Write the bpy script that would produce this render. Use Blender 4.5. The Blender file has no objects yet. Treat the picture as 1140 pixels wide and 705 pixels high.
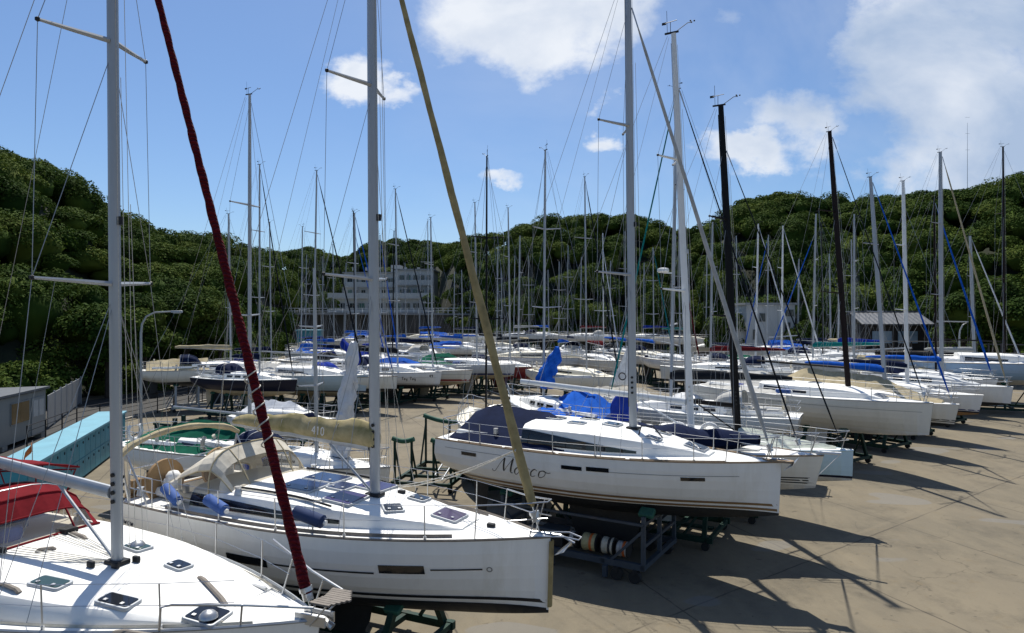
import bpy, math, random
import numpy as np
from mathutils import Vector, Matrix, noise as mnoise

# ------------------------------------------------------------------ camera, sky, sun, exposure
S = bpy.context.scene
COL = S.collection
R = math.radians
random.seed(7)
EYE = 6.8
FPX = 760.0                       # focal length in pixels of an 1140 px wide picture (24 mm lens)

cam_d = bpy.data.cameras.new('camera')
cam = bpy.data.objects.new('camera', cam_d)
COL.objects.link(cam)
cam.location = (0, 0, EYE)
cam.rotation_euler = (R(90), 0, 0)
cam_d.sensor_width = 36
cam_d.lens = 24.0
cam_d.clip_end = 3000
cam_d.clip_start = 0.1
S.camera = cam
S.view_settings.view_transform = 'Standard'
S.view_settings.look = 'None'
S.view_settings.gamma = 1
S.view_settings.use_curve_mapping = False
S.view_settings.exposure = 0.34
S.cycles.use_denoising = True
S.cycles.max_bounces = 6
S.cycles.diffuse_bounces = 3
S.cycles.glossy_bounces = 3
S.cycles.transmission_bounces = 4
S.cycles.transparent_max_bounces = 6
S.cycles.caustics_reflective = False
S.cycles.caustics_refractive = False
S.cycles.sample_clamp_indirect = 4

SUN_EL, SUN_AZ = 60.0, -12.0        # azimuth measured from +Y towards +X
sun_d = bpy.data.lights.new('sun', 'SUN')
sun_d.energy = 4.9
sun_d.angle = R(0.53)
sun_d.color = (1.0, 0.945, 0.85)
sun = bpy.data.objects.new('sun', sun_d)
COL.objects.link(sun)
sun.location = (0, 60, 80)
sd = Vector((math.sin(R(SUN_AZ)) * math.cos(R(SUN_EL)), math.cos(R(SUN_AZ)) * math.cos(R(SUN_EL)), math.sin(R(SUN_EL))))
sun.rotation_euler = sd.to_track_quat('Z', 'Y').to_euler()


def build_world():
    w = bpy.data.worlds.new('World')
    S.world = w
    w.use_nodes = True
    nt = w.node_tree
    N, Lk = nt.nodes, nt.links
    for n in list(N):
        N.remove(n)

    def node(t, **kw):
        n = N.new(t)
        for k, v in kw.items():
            setattr(n, k, v)
        return n

    def math_(op, a, b=None, c=None, clamp=False):
        n = N.new('ShaderNodeMath')
        n.operation = op
        n.use_clamp = clamp
        for i, v in enumerate((a, b, c)):
            if v is None:
                continue
            if isinstance(v, (int, float)):
                n.inputs[i].default_value = v
            else:
                Lk.new(v, n.inputs[i])
        return n.outputs[0]
    out = node('ShaderNodeOutputWorld')
    bg = node('ShaderNodeBackground')
    bg.inputs['Strength'].default_value = 0.073
    sky = node('ShaderNodeTexSky')
    sky.sky_type = 'NISHITA'
    sky.sun_disc = False
    sky.sun_elevation = R(SUN_EL)
    sky.sun_rotation = R(SUN_AZ)
    sky.air_density = 1.0
    sky.dust_density = 0.6
    sky.ozone_density = 1.6
    tc = node('ShaderNodeTexCoord')
    sep = node('ShaderNodeSeparateXYZ')
    Lk.new(tc.outputs['Generated'], sep.inputs[0])
    dx, dy, dz = sep.outputs
    dyc = math_('MAXIMUM', dy, 0.08)
    u = math_('DIVIDE', dx, dyc)          # slope of the ray to the east
    v = math_('DIVIDE', dz, dyc)          # slope of the ray upwards
    comb = node('ShaderNodeCombineXYZ')
    Lk.new(u, comb.inputs[0])
    Lk.new(math_('MULTIPLY', v, 1.35), comb.inputs[1])
    uv = comb.outputs[0]

    def nz(scale, detail, rough, off=(0, 0, 0), dist=0.0):
        m = node('ShaderNodeMapping')
        m.inputs['Location'].default_value = off
        Lk.new(uv, m.inputs['Vector'])
        n = node('ShaderNodeTexNoise')
        n.inputs['Scale'].default_value = scale
        n.inputs['Detail'].default_value = detail
        n.inputs['Roughness'].default_value = rough
        n.inputs['Distortion'].default_value = dist
        Lk.new(m.outputs[0], n.inputs['Vector'])
        return n.outputs['Fac']
    warp = nz(2.2, 4, 0.5, (1, 7, 0))
    big = nz(2.6, 9, 0.56, (0, 0, 0), 0.35)
    fine = nz(8.0, 10, 0.60, (3, 1, 0), 0.2)
    # cloud banks: (centre u, centre v, half width u, half height v, density)
    banks = [(0.03, 0.445, 0.20, 0.095, 1.0), (-0.09, 0.47, 0.09, 0.055, 0.5), (-0.225, 0.345, 0.055, 0.040, 1.0), (-0.165, 0.325, 0.045, 0.028, 0.85),
             (0.155, 0.255, 0.035, 0.022, 0.8), (0.145, 0.315, 0.028, 0.028, 0.7), (0.30, 0.43, 0.08, 0.045, 0.75), (0.34, 0.25, 0.08, 0.030, 0.95),
             (0.42, 0.285, 0.09, 0.055, 0.85), (0.60, 0.38, 0.15, 0.11, 1.15), (0.74, 0.26, 0.22, 0.13, 1.15), (0.56, 0.22, 0.08, 0.05, 0.8),
             (0.62, 0.47, 0.26, 0.05, 0.75), (0.78, 0.43, 0.16, 0.09, 0.9), (0.0, 0.205, 0.045, 0.014, 0.7), (0.02, 0.185, 0.02, 0.008, 0.5),
             (0.45, 0.37, 0.10, 0.05, 0.45), (0.20, 0.35, 0.06, 0.04, 0.25), (0.13, 0.40, 0.06, 0.05, 0.5),
             (1.3, 0.3, 0.5, 0.2, 0.9), (-1.4, 0.5, 0.4, 0.15, 0.7), (0.2, 1.0, 0.6, 0.2, 0.7)]
    puff = nz(17.0, 5, 0.6, (2, 9, 0))
    puff2 = nz(15.0, 5, 0.6, (8, 4, 0))
    uw = math_('ADD', math_('ADD', u, math_('MULTIPLY', math_('SUBTRACT', warp, 0.5), 0.16)), math_('MULTIPLY', math_('SUBTRACT', puff, 0.5), 0.085))
    vw = math_('ADD', math_('ADD', v, math_('MULTIPLY', math_('SUBTRACT', big, 0.5), 0.12)), math_('MULTIPLY', math_('SUBTRACT', puff2, 0.5), 0.075))
    tot = None
    for (cu, cv, hu, hv, k) in banks:
        a = math_('DIVIDE', math_('SUBTRACT', uw, cu), hu)
        b = math_('DIVIDE', math_('SUBTRACT', vw, cv), hv)
        r2 = math_('ADD', math_('MULTIPLY', a, a), math_('MULTIPLY', b, b))
        g = math_('MULTIPLY', math_('EXPONENT', math_('MULTIPLY', r2, -0.7)), k)
        tot = g if tot is None else math_('MAXIMUM', tot, g)
    n1 = math_('SUBTRACT', math_('ADD', math_('MULTIPLY', big, 0.6), math_('MULTIPLY', fine, 0.4)), 0.5)
    dens = math_('ADD', tot, math_('MULTIPLY', n1, 2.1))
    mr = node('ShaderNodeMapRange')
    mr.interpolation_type = 'SMOOTHSTEP'
    mr.inputs['From Min'].default_value = 0.42
    mr.inputs['From Max'].default_value = 0.84
    Lk.new(dens, mr.inputs['Value'])
    mask = mr.outputs[0]
    # thin high veil, denser to the right
    vn = node('ShaderNodeMapRange')
    vn.inputs['From Min'].default_value = 0.40
    vn.inputs['From Max'].default_value = 0.72
    Lk.new(nz(1.9, 6, 0.58, (5, 2, 0), 0.25), vn.inputs['Value'])
    veil2 = math_('MULTIPLY', vn.outputs[0], math_('ADD', math_('MULTIPLY', u, 0.50), 0.20, None, True))
    mask = math_('MAXIMUM', mask, veil2)
    front = math_('GREATER_THAN', dz, 0.0)
    mask = math_('MULTIPLY', math_('MULTIPLY', mask, front), 0.93)
    # thick cores are greyer than the sunlit rims
    core = node('ShaderNodeMapRange')
    core.inputs['From Min'].default_value = 0.42
    core.inputs['From Max'].default_value = 0.98
    shade = math_('ADD', math_('MULTIPLY', tot, 0.40), math_('MULTIPLY', u, 0.40))
    Lk.new(math_('ADD', shade, math_('MULTIPLY', math_('SUBTRACT', nz(4.2, 8, 0.55, (.03, -.06, 0), 0.3), 0.36), 1.6)), core.inputs['Value'])
    ccol = node('ShaderNodeMix', data_type='RGBA')
    Lk.new(core.outputs[0], ccol.inputs['Factor'])
    ccol.inputs['A'].default_value = (9.6, 10.0, 10.6, 1)
    ccol.inputs['B'].default_value = (4.6, 5.8, 7.8, 1)
    tint = node('ShaderNodeMix', data_type='RGBA')
    tint.blend_type = 'MULTIPLY'
    tint.inputs['Factor'].default_value = 1.0
    Lk.new(sky.outputs[0], tint.inputs['A'])
    tint.inputs['B'].default_value = SKY_TINT
    mix = node('ShaderNodeMix', data_type='RGBA')
    Lk.new(mask, mix.inputs['Factor'])
    Lk.new(tint.outputs['Result'], mix.inputs['A'])
    Lk.new(ccol.outputs['Result'], mix.inputs['B'])
    Lk.new(mix.outputs['Result'], bg.inputs['Color'])
    Lk.new(bg.outputs[0], out.inputs['Surface'])


SKY_TINT = (0.82, 1.0, 1.22, 1)
build_world()


# ------------------------------------------------------------------ picture to place
def WX(px, D):
    return (px - 570.0) / FPX * D


def WZ(py, D):
    return EYE - (py - 352.0) / FPX * D


def on_plane(px, py, z):
    D = (EYE - z) * FPX / (py - 352.0)
    return Vector((WX(px, D), D, z))


# ------------------------------------------------------------------ materials
MATS = {}


def mat(name, col, rough=0.5, metal=0.0, var=0.12, scale=3.0, bump=0.0, bscale=40.0, col2=None, streak=False, spec=None, coat=0.0,
        stain=None, stain_amt=0.0):
    if name in MATS:
        return MATS[name]
    m = bpy.data.materials.new(name)
    m.use_nodes = True
    nt = m.node_tree
    N, Lk = nt.nodes, nt.links
    b = N['Principled BSDF']
    b.inputs['Roughness'].default_value = rough
    b.inputs['Metallic'].default_value = metal
    if spec is not None:
        b.inputs['Specular IOR Level'].default_value = spec
    if coat:
        b.inputs['Coat Weight'].default_value = coat
        b.inputs['Coat Roughness'].default_value = 0.08
    c = (*col, 1)
    c2 = (*(col2 if col2 else tuple(x * (1 - var) for x in col)), 1)
    tc = N.new('ShaderNodeTexCoord')
    mp = N.new('ShaderNodeMapping')
    Lk.new(tc.outputs['Object'], mp.inputs[0])
    if streak:
        mp.inputs['Scale'].default_value = (1.0, 1.0, 0.12)
    nz = N.new('ShaderNodeTexNoise')
    nz.inputs['Scale'].default_value = scale
    nz.inputs['Detail'].default_value = 6
    nz.inputs['Roughness'].default_value = 0.65
    Lk.new(mp.outputs[0], nz.inputs['Vector'])
    rp = N.new('ShaderNodeMapRange')
    rp.inputs['From Min'].default_value = 0.36
    rp.inputs['From Max'].default_value = 0.66
    Lk.new(nz.outputs['Fac'], rp.inputs['Value'])
    mx = N.new('ShaderNodeMix')
    mx.data_type = 'RGBA'
    Lk.new(rp.outputs[0], mx.inputs['Factor'])
    mx.inputs['A'].default_value = c
    mx.inputs['B'].default_value = c2
    outc = mx.outputs['Result']
    if stain:
        n2 = N.new('ShaderNodeTexNoise')
        n2.inputs['Scale'].default_value = 0.9
        n2.inputs['Detail'].default_value = 8
        n2.inputs['Roughness'].default_value = 0.72
        m2 = N.new('ShaderNodeMapping')
        m2.inputs['Location'].default_value = (7, 3, 1)
        m2.inputs['Scale'].default_value = (1.6, 1.6, 0.25) if streak else (1, 1, 1)
        Lk.new(tc.outputs['Object'], m2.inputs[0])
        Lk.new(m2.outputs[0], n2.inputs['Vector'])
        r2 = N.new('ShaderNodeMapRange')
        r2.inputs['From Min'].default_value = 0.55
        r2.inputs['From Max'].default_value = 0.78
        r2.inputs['To Max'].default_value = stain_amt
        Lk.new(n2.outputs['Fac'], r2.inputs['Value'])
        mx2 = N.new('ShaderNodeMix')
        mx2.data_type = 'RGBA'
        Lk.new(r2.outputs[0], mx2.inputs['Factor'])
        Lk.new(outc, mx2.inputs['A'])
        mx2.inputs['B'].default_value = (*stain, 1)
        outc = mx2.outputs['Result']
    Lk.new(outc, b.inputs['Base Color'])
    if bump:
        nb = N.new('ShaderNodeTexNoise')
        nb.inputs['Scale'].default_value = bscale
        nb.inputs['Detail'].default_value = 4
        Lk.new(tc.outputs['Object'], nb.inputs['Vector'])
        bp = N.new('ShaderNodeBump')
        bp.inputs['Strength'].default_value = bump
        bp.inputs['Distance'].default_value = 0.02
        Lk.new(nb.outputs['Fac'], bp.inputs['Height'])
        Lk.new(bp.outputs[0], b.inputs['Normal'])
    MATS[name] = m
    return m


def gel(name, col, **kw):
    dk = sum(col) < .25
    return mat(name, col, rough=0.28, var=0.07, scale=2.5, streak=True, coat=0.0 if dk else 0.25, spec=.25 if dk else .45, stain=tuple(x * 0.72 for x in (col[0], col[1] * .97, col[2] * .88)), stain_amt=0.55, **kw)


WHITE = gel('white_gelcoat', (0.80, 0.80, 0.77))
OFFWHITE = gel('off_white_gelcoat', (0.74, 0.72, 0.64))
PALEBLUE = gel('pale_blue_gelcoat', (0.46, 0.58, 0.63))
SKYBLUE = gel('sky_blue_gelcoat', (0.50, 0.68, 0.76))
STEELBLUE = gel('mid_blue_gelcoat', (0.33, 0.47, 0.62))
NAVYHULL = gel('navy_gelcoat', (0.012, 0.014, 0.03))
REDHULL = gel('red_gelcoat', (0.22, 0.025, 0.03))
GREYHULL = gel('pale_grey_gelcoat', (0.60, 0.62, 0.62))
DECK = mat('deck_white', (0.82, 0.82, 0.79), rough=0.45, var=0.07, scale=2.0, bump=0.12, bscale=160, stain=(0.55, 0.53, 0.47), stain_amt=0.3)
DECK_CREAM = mat('deck_cream', (0.70, 0.66, 0.54), rough=0.55, var=0.12, scale=2.0, bump=0.12, bscale=160)
NONSKID = mat('deck_grey', (0.55, 0.57, 0.58), rough=0.7, var=0.1, bump=0.2, bscale=200)
AF_BLACK = mat('black_antifouling', (0.018, 0.020, 0.022), rough=0.6, var=0.4, scale=4, stain=(0.06, 0.06, 0.055), stain_amt=0.6)
AF_CREAM = mat('cream_antifouling', (0.52, 0.44, 0.30), rough=0.6, var=0.25, scale=4)
AF_BLUE = mat('blue_antifouling', (0.03, 0.07, 0.12), rough=0.6, var=0.3, scale=4)
AF_BROWN = mat('brown_antifouling', (0.36, 0.20, 0.08), rough=0.6, var=0.3, scale=4)
AF_WHITE = mat('white_antifouling', (0.62, 0.61, 0.56), rough=0.6, var=0.25, scale=4)
BLACKPAINT = mat('black_stripe', (0.015, 0.015, 0.017), rough=0.35)
TANPAINT = mat('tan_stripe', (0.22, 0.13, 0.055), rough=0.4)
BLUEPAINT = mat('blue_stripe', (0.02, 0.04, 0.16), rough=0.4)
REDPAINT = mat('red_stripe', (0.30, 0.02, 0.025), rough=0.4)
GREYPAINT = mat('grey_stripe', (0.25, 0.25, 0.24), rough=0.4)
ALU = mat('anodised_aluminium', (0.40, 0.425, 0.45), rough=0.45, metal=0.35, var=0.18, scale=2, streak=True)
ALUWHITE = mat('white_painted_aluminium', (0.74, 0.76, 0.76), rough=0.35, var=0.08, scale=2)
CARBON = mat('black_painted_mast', (0.006, 0.006, 0.007), rough=0.45, spec=.15)
CARBONBROWN = mat('dark_brown_mast', (0.016, 0.009, 0.008), rough=0.45, spec=.15)
STEEL = mat('stainless_steel', (0.50, 0.51, 0.52), rough=0.36, metal=0.85, var=0.1)
WIRE = mat('rigging_wire', (0.30, 0.31, 0.32), rough=0.4, metal=0.5)
ROPE = mat('white_rope', (0.55, 0.53, 0.47), rough=0.9, var=0.3, scale=30)
DARKROPE = mat('dark_rope', (0.05, 0.05, 0.06), rough=0.9)
GLASS = mat('dark_window', (0.010, 0.011, 0.014), rough=0.06, spec=0.6)
PURPLE = mat('purple_tinted_window', (0.045, 0.028, 0.085), rough=0.08, spec=0.6)
GREENGLASS = mat('green_tinted_hatch', (0.035, 0.065, 0.055), rough=0.07, spec=0.6)
SOLAR = mat('solar_cells', (0.012, 0.022, 0.075), rough=0.12, var=0.3, scale=12)
TEAK = mat('weathered_teak', (0.27, 0.19, 0.115), rough=0.75, var=0.3, scale=6)
GREYTEAK = mat('grey_teak_strip', (0.20, 0.175, 0.15), rough=0.8, var=0.3, scale=8)
RUBBER = mat('black_rubber', (0.014, 0.014, 0.014), rough=0.75)


def canvas(name, col, rough=0.85):
    return mat(name, col, rough=rough, var=0.28, scale=3.5, bump=0.25, bscale=9, spec=0.06)


C_RED = canvas('red_canvas', (0.17, 0.012, 0.018))
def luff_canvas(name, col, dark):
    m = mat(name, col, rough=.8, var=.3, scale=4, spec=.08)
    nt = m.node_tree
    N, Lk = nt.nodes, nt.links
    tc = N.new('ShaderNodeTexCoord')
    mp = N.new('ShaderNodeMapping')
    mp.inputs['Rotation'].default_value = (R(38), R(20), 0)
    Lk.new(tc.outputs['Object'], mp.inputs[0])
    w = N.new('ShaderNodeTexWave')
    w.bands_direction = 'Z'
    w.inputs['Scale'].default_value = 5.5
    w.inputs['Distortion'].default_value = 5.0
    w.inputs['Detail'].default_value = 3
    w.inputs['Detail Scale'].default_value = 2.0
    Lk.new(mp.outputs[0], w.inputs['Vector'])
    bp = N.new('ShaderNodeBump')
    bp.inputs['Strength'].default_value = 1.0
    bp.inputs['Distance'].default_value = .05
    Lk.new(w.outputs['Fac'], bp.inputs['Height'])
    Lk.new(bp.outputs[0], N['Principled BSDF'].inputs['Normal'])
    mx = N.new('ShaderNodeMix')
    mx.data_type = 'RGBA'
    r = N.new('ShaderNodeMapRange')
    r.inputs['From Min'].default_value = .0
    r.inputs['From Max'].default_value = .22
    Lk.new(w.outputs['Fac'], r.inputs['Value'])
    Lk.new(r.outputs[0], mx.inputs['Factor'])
    mx.inputs['A'].default_value = (*dark, 1)  # shade of the wrinkles painted in: darker colour where the bump dips
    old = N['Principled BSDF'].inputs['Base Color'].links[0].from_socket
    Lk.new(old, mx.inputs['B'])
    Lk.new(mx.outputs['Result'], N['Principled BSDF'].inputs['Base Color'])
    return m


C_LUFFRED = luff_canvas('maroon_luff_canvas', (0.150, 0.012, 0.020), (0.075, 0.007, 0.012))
C_DRED = canvas('dark_red_canvas', (0.13, 0.014, 0.018))
C_TAN = canvas('tan_canvas', (0.47, 0.40, 0.26))
C_TANOLD = mat('mildewed_tan_canvas', (0.42, 0.35, 0.20), rough=0.9, var=0.4, scale=2.2, bump=0.4, bscale=7, col2=(0.20, 0.18, 0.08), spec=0.2)
C_SAND = mat('sand_luff_canvas', (0.36, 0.29, 0.145), rough=0.9, var=0.4, scale=3, spec=0.1, bump=.4, bscale=6, stain=(.20, .155, .07), stain_amt=.6)
C_BEIGE = canvas('beige_canvas', (0.62, 0.58, 0.49))
C_NAVY = canvas('navy_canvas', (0.008, 0.015, 0.046))
C_BLUE = canvas('bright_blue_canvas', (0.014, 0.11, 0.52))
C_COBALT = canvas('cobalt_canvas', (0.015, 0.04, 0.30))
C_GREEN = canvas('green_tarp', (0.005, 0.095, 0.058))
C_TEAL = canvas('teal_canvas', (0.01, 0.17, 0.17))
C_GREY = canvas('grey_canvas', (0.46, 0.46, 0.44))
C_DGREY = canvas('charcoal_canvas', (0.016, 0.019, 0.024))
C_PALE = canvas('pale_green_grey_canvas', (0.50, 0.54, 0.48))
C_WHITE = canvas('white_sailcloth', (0.74, 0.75, 0.76))
C_SILVER = mat('silver_tarp', (0.62, 0.64, 0.67), rough=0.5, var=0.2, scale=3, bump=0.7, bscale=6)
FENDER = mat('blue_fender', (0.035, 0.10, 0.33), rough=0.8, var=0.2, scale=6, bump=0.2, bscale=60)
FENDER_D = mat('dark_blue_fender', (0.01, 0.03, 0.10), rough=0.85, var=0.2, scale=6)
CLEAR = None


def clear_plastic():
    m = bpy.data.materials.new('clear_vinyl')
    m.use_nodes = True
    nt = m.node_tree
    b = nt.nodes['Principled BSDF']
    b.inputs['Base Color'].default_value = (0.42, 0.40, 0.36, 1)
    b.inputs['Roughness'].default_value = 0.12
    tr = nt.nodes.new('ShaderNodeBsdfTransparent')
    tr.inputs[0].default_value = (0.85, 0.82, 0.76, 1)
    mx = nt.nodes.new('ShaderNodeMixShader')
    mx.inputs[0].default_value = 0.16
    nt.links.new(tr.outputs[0], mx.inputs[1])
    nt.links.new(b.outputs[0], mx.inputs[2])
    nt.links.new(mx.outputs[0], nt.nodes['Material Output'].inputs['Surface'])
    return m


CLEAR = clear_plastic()
IRON_GREEN = mat('dark_green_steel', (0.010, 0.040, 0.030), rough=0.6, spec=.2, var=0.4, scale=5, stain=(0.10, 0.05, 0.03), stain_amt=0.5)
PAD_GREEN = mat('green_pad', (0.02, 0.10, 0.065), rough=0.8, var=0.3)
IRON_BLUE = mat('blue_grey_steel', (0.040, 0.056, 0.075), rough=0.55, var=0.25, scale=4, stain=(0.13, 0.07, 0.04), stain_amt=0.4)
IRON_DARK = mat('dark_steel', (0.018, 0.019, 0.021), rough=0.5, spec=.25, var=0.3)
LAMP_GREY = mat('galvanised_pole', (0.36, 0.38, 0.39), rough=0.45, metal=0.3)


# ------------------------------------------------------------------ mesh helpers
class MB:
    def __init__(self):
        self.v, self.f, self.m = [], [], []

    def add(self, vs, fs, mi=0):
        o = len(self.v)
        self.v.extend([tuple(p) for p in vs])
        for f in fs:
            self.f.append(tuple(i + o for i in f))
            self.m.append(mi)

    def grid(self, rows, mi=0, closed=False, flip=False):
        n, k = len(rows), len(rows[0])
        vs = [p for r in rows for p in r]
        fs = []
        for i in range(n - 1):
            for j in range(k if closed else k - 1):
                a, b = i * k + j, i * k + (j + 1) % k
                c, d = (i + 1) * k + (j + 1) % k, (i + 1) * k + j
                fs.append((a, d, c, b) if flip else (a, b, c, d))
        self.add(vs, fs, mi)

    def box(self, c, s, mi=0, rz=0.0, M=None):
        x, y, z = s[0] / 2, s[1] / 2, s[2] / 2
        pts = [Vector(p) for p in ((-x, -y, -z), (x, -y, -z), (x, y, -z), (-x, y, -z), (-x, -y, z), (x, -y, z), (x, y, z), (-x, y, z))]
        T = M if M is not None else Matrix.Rotation(rz, 3, 'Z')
        c = Vector(c)
        self.add([c + T @ p for p in pts], [(0, 3, 2, 1), (4, 5, 6, 7), (0, 1, 5, 4), (1, 2, 6, 5), (2, 3, 7, 6), (3, 0, 4, 7)], mi)

    def rbox(self, c, s, r, mi=0, rz=0.0, seg=3, M=None):
        """box with rounded vertical corners and an eased top edge"""
        x, y, z = s[0] / 2, s[1] / 2, s[2] / 2
        T = M if M is not None else Matrix.Rotation(rz, 3, 'Z')
        c = Vector(c)

        def ring(inset, zz):
            rr = max(r - inset, 0.002)
            out = []
            for (cx, cy, a0) in ((x - r, y - r, 0), (-x + r, y - r, 90), (-x + r, -y + r, 180), (x - r, -y + r, 270)):
                for k in range(seg + 1):
                    a = R(a0 + 90 * k / seg)
                    out.append(c + T @ Vector((cx + rr * math.cos(a), cy + rr * math.sin(a), zz)))
            return out
        e = min(z * 0.5, r * 0.4)
        rows = [ring(0, -z), ring(0, z - e), ring(e * 0.4, z - e * 0.3), ring(e, z)]
        self.grid(rows, mi, closed=True)
        k = len(rows[0])
        self.add(rows[-1], [tuple(range(k))], mi)
        self.add(rows[0], [tuple(reversed(range(k)))], mi)

    def tube(self, path, r, n=6, mi=0, cap=True, ry=None):
        P = [Vector(p) for p in path]
        rs = r if isinstance(r, (list, tuple)) else [r] * len(P)
        rows = []
        up = None
        for i, p in enumerate(P):
            d = (P[min(i + 1, len(P) - 1)] - P[max(i - 1, 0)])
            d = d.normalized() if d.length > 1e-9 else Vector((0, 0, 1))
            if up is None:
                up = Vector((1, 0, 0)) if abs(d.z) > 0.7 else Vector((0, 0, 1))
            a = d.cross(up)
            a.normalize()
            b = a.cross(d)
            up = b if abs(d.z) <= 0.7 else up
            if abs(up.dot(d)) > 0.95:
                up = b
            rr = rs[i]
            q = ry if ry else 1.0
            rows.append([p + a * (rr * q * math.cos(2 * math.pi * k / n)) + b * (rr * math.sin(2 * math.pi * k / n)) for k in range(n)])
        self.grid(rows, mi, closed=True)
        if cap:
            self.add(rows[0], [tuple(reversed(range(n)))], mi)
            self.add(rows[-1], [tuple(range(n))], mi)

    def bar(self, a, b, w, h=None, mi=0):
        """square bar between two points"""
        a, b = Vector(a), Vector(b)
        h = h or w
        d = b - a
        Ln = d.length
        if Ln < 1e-6:
            return
        d.normalize()
        s = d.cross(Vector((0, 0, 1)))
        if s.length < 1e-3:
            s = Vector((1, 0, 0))
        s.normalize()
        u = s.cross(d)
        M = Matrix((d, s, u)).transposed()
        self.box((a + b) / 2, (Ln, w, h), mi, M=M)

    def disc(self, c, r, n, nrm=(0, 0, 1), h=0.0, mi=0):
        nrm = Vector(nrm).normalized()
        c = Vector(c)
        self.tube([c - nrm * (h / 2 + 1e-4), c + nrm * (h / 2 + 1e-4)], r, n, mi)

    def ball(self, c, r, n=8, mi=0, sq=(1, 1, 1)):
        c = Vector(c)
        rows = []
        for i in range(n // 2 + 1):
            th = math.pi * i / (n // 2)
            rows.append([c + Vector((sq[0] * r * math.sin(th) * math.cos(2 * math.pi * k / n), sq[1] * r * math.sin(th) * math.sin(2 * math.pi * k / n),
                                     sq[2] * r * math.cos(th))) for k in range(n)])
        self.grid(rows, mi, closed=True, flip=True)

    def build(self, name, mats, parent=None, smooth=True, angle=38, solid=0.0):
        me = bpy.data.meshes.new(name)
        me.from_pydata(self.v, [], self.f)
        if not isinstance(mats, (list, tuple)):
            mats = [mats]
        for m in mats:
            me.materials.append(m)
        if len(mats) > 1:
            me.polygons.foreach_set('material_index', self.m)
        if smooth:
            me.polygons.foreach_set('use_smooth', [True] * len(me.polygons))
            me.set_sharp_from_angle(angle=R(angle))
        me.update()
        o = bpy.data.objects.new(name, me)
        COL.objects.link(o)
        if parent is not None:
            o.parent = parent
        if solid:
            md = o.modifiers.new('thickness', 'SOLIDIFY')
            md.thickness = solid
            md.offset = 0
        return o


def thing(name, label, cat, loc=(0, 0, 0), rz=0.0, group=None):
    o = bpy.data.objects.new(name, None)
    o.empty_display_size = 0.3
    COL.objects.link(o)
    o.location = loc
    o.rotation_euler = (0, 0, rz)
    tag(o, label, cat, group)
    return o


def tag(o, label, cat, group=None, kind=None):
    if label:
        o['label'] = label
    if cat:
        o['category'] = cat
    if group:
        o['group'] = group
    if kind:
        o['kind'] = kind
    return o


def struct(name, mb, mats, **kw):
    o = mb.build(name, mats, **kw)
    o['kind'] = 'structure'
    return o


def lerp(a, b, t):
    return a + (b - a) * t


def sstep(t):
    t = max(0.0, min(1.0, t))
    return t * t * (3 - 2 * t)


def interp(tab, x):
    if x <= tab[0][0]:
        return tab[0][1]
    for (x0, y0), (x1, y1) in zip(tab, tab[1:]):
        if x <= x1:
            return lerp(y0, y1, (x - x0) / (x1 - x0))
    return tab[-1][1]


# simple stroke lettering in a unit box (x to the right, y up)
STROKES = {
    '4': [[(.45, 0), (.45, 1), (.05, .35), (.6, .35)]], '1': [[(.15, .8), (.3, 1), (.3, 0)]], '0': [[(.1, .2), (.1, .8), (.3, 1), (.5, .8), (.5, .2), (.3, 0), (.1, .2)]],
    '9': [[(.5, .6), (.3, .5), (.1, .7), (.3, 1), (.5, .8), (.5, .3), (.25, 0)]], 'T': [[(.0, .95), (.6, 1)], [(.32, .98), (.2, 0)]],
    'w': [[(.0, .5), (.08, .0), (.28, .4), (.32, 0), (.55, .5)]], 'o': [[(.3, .5), (.08, .35), (.08, .1), (.25, 0), (.42, .15), (.42, .38), (.3, .5), (.5, .45)]],
    'y': [[(.05, .5), (.12, .08), (.4, .1), (.45, .5), (.35, -.3), (.1, -.35)]], 's': [[(.4, .45), (.15, .45), (.15, .3), (.38, .18), (.3, 0), (.05, .05)]],
    ' ': []}


def ribbon(mb, pts, widths, fn, mi=0):
    """a flat stroke laid on a surface: fn maps (x, y) to a 3D point"""
    P = [Vector((p[0], p[1])) for p in pts]
    rows = []
    for i, p in enumerate(P):
        d = P[min(i + 1, len(P) - 1)] - P[max(i - 1, 0)]
        d = d.normalized() if d.length > 1e-9 else Vector((1, 0))
        n = Vector((-d.y, d.x)) * widths[i] / 2
        rows.append([fn(p.x + n.x, p.y + n.y), fn(p.x - n.x, p.y - n.y)])
    mb.grid(rows, mi)


def write(mb, text, h, w, fn, mi=0, slant=0.0):
    x = 0.0
    for ch in text:
        for st in STROKES.get(ch, []):
            pts = []
            for a, b in zip(st, st[1:]):
                for k in range(4):
                    t = k / 4
                    pts.append((lerp(a[0], b[0], t), lerp(a[1], b[1], t)))
            pts.append(st[-1])
            pts = [(x + (p[0] + slant * p[1]) * h, p[1] * h) for p in pts]
            ribbon(mb, pts, [w] * len(pts), fn, mi)
        x += 0.68 * h
    return x


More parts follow.
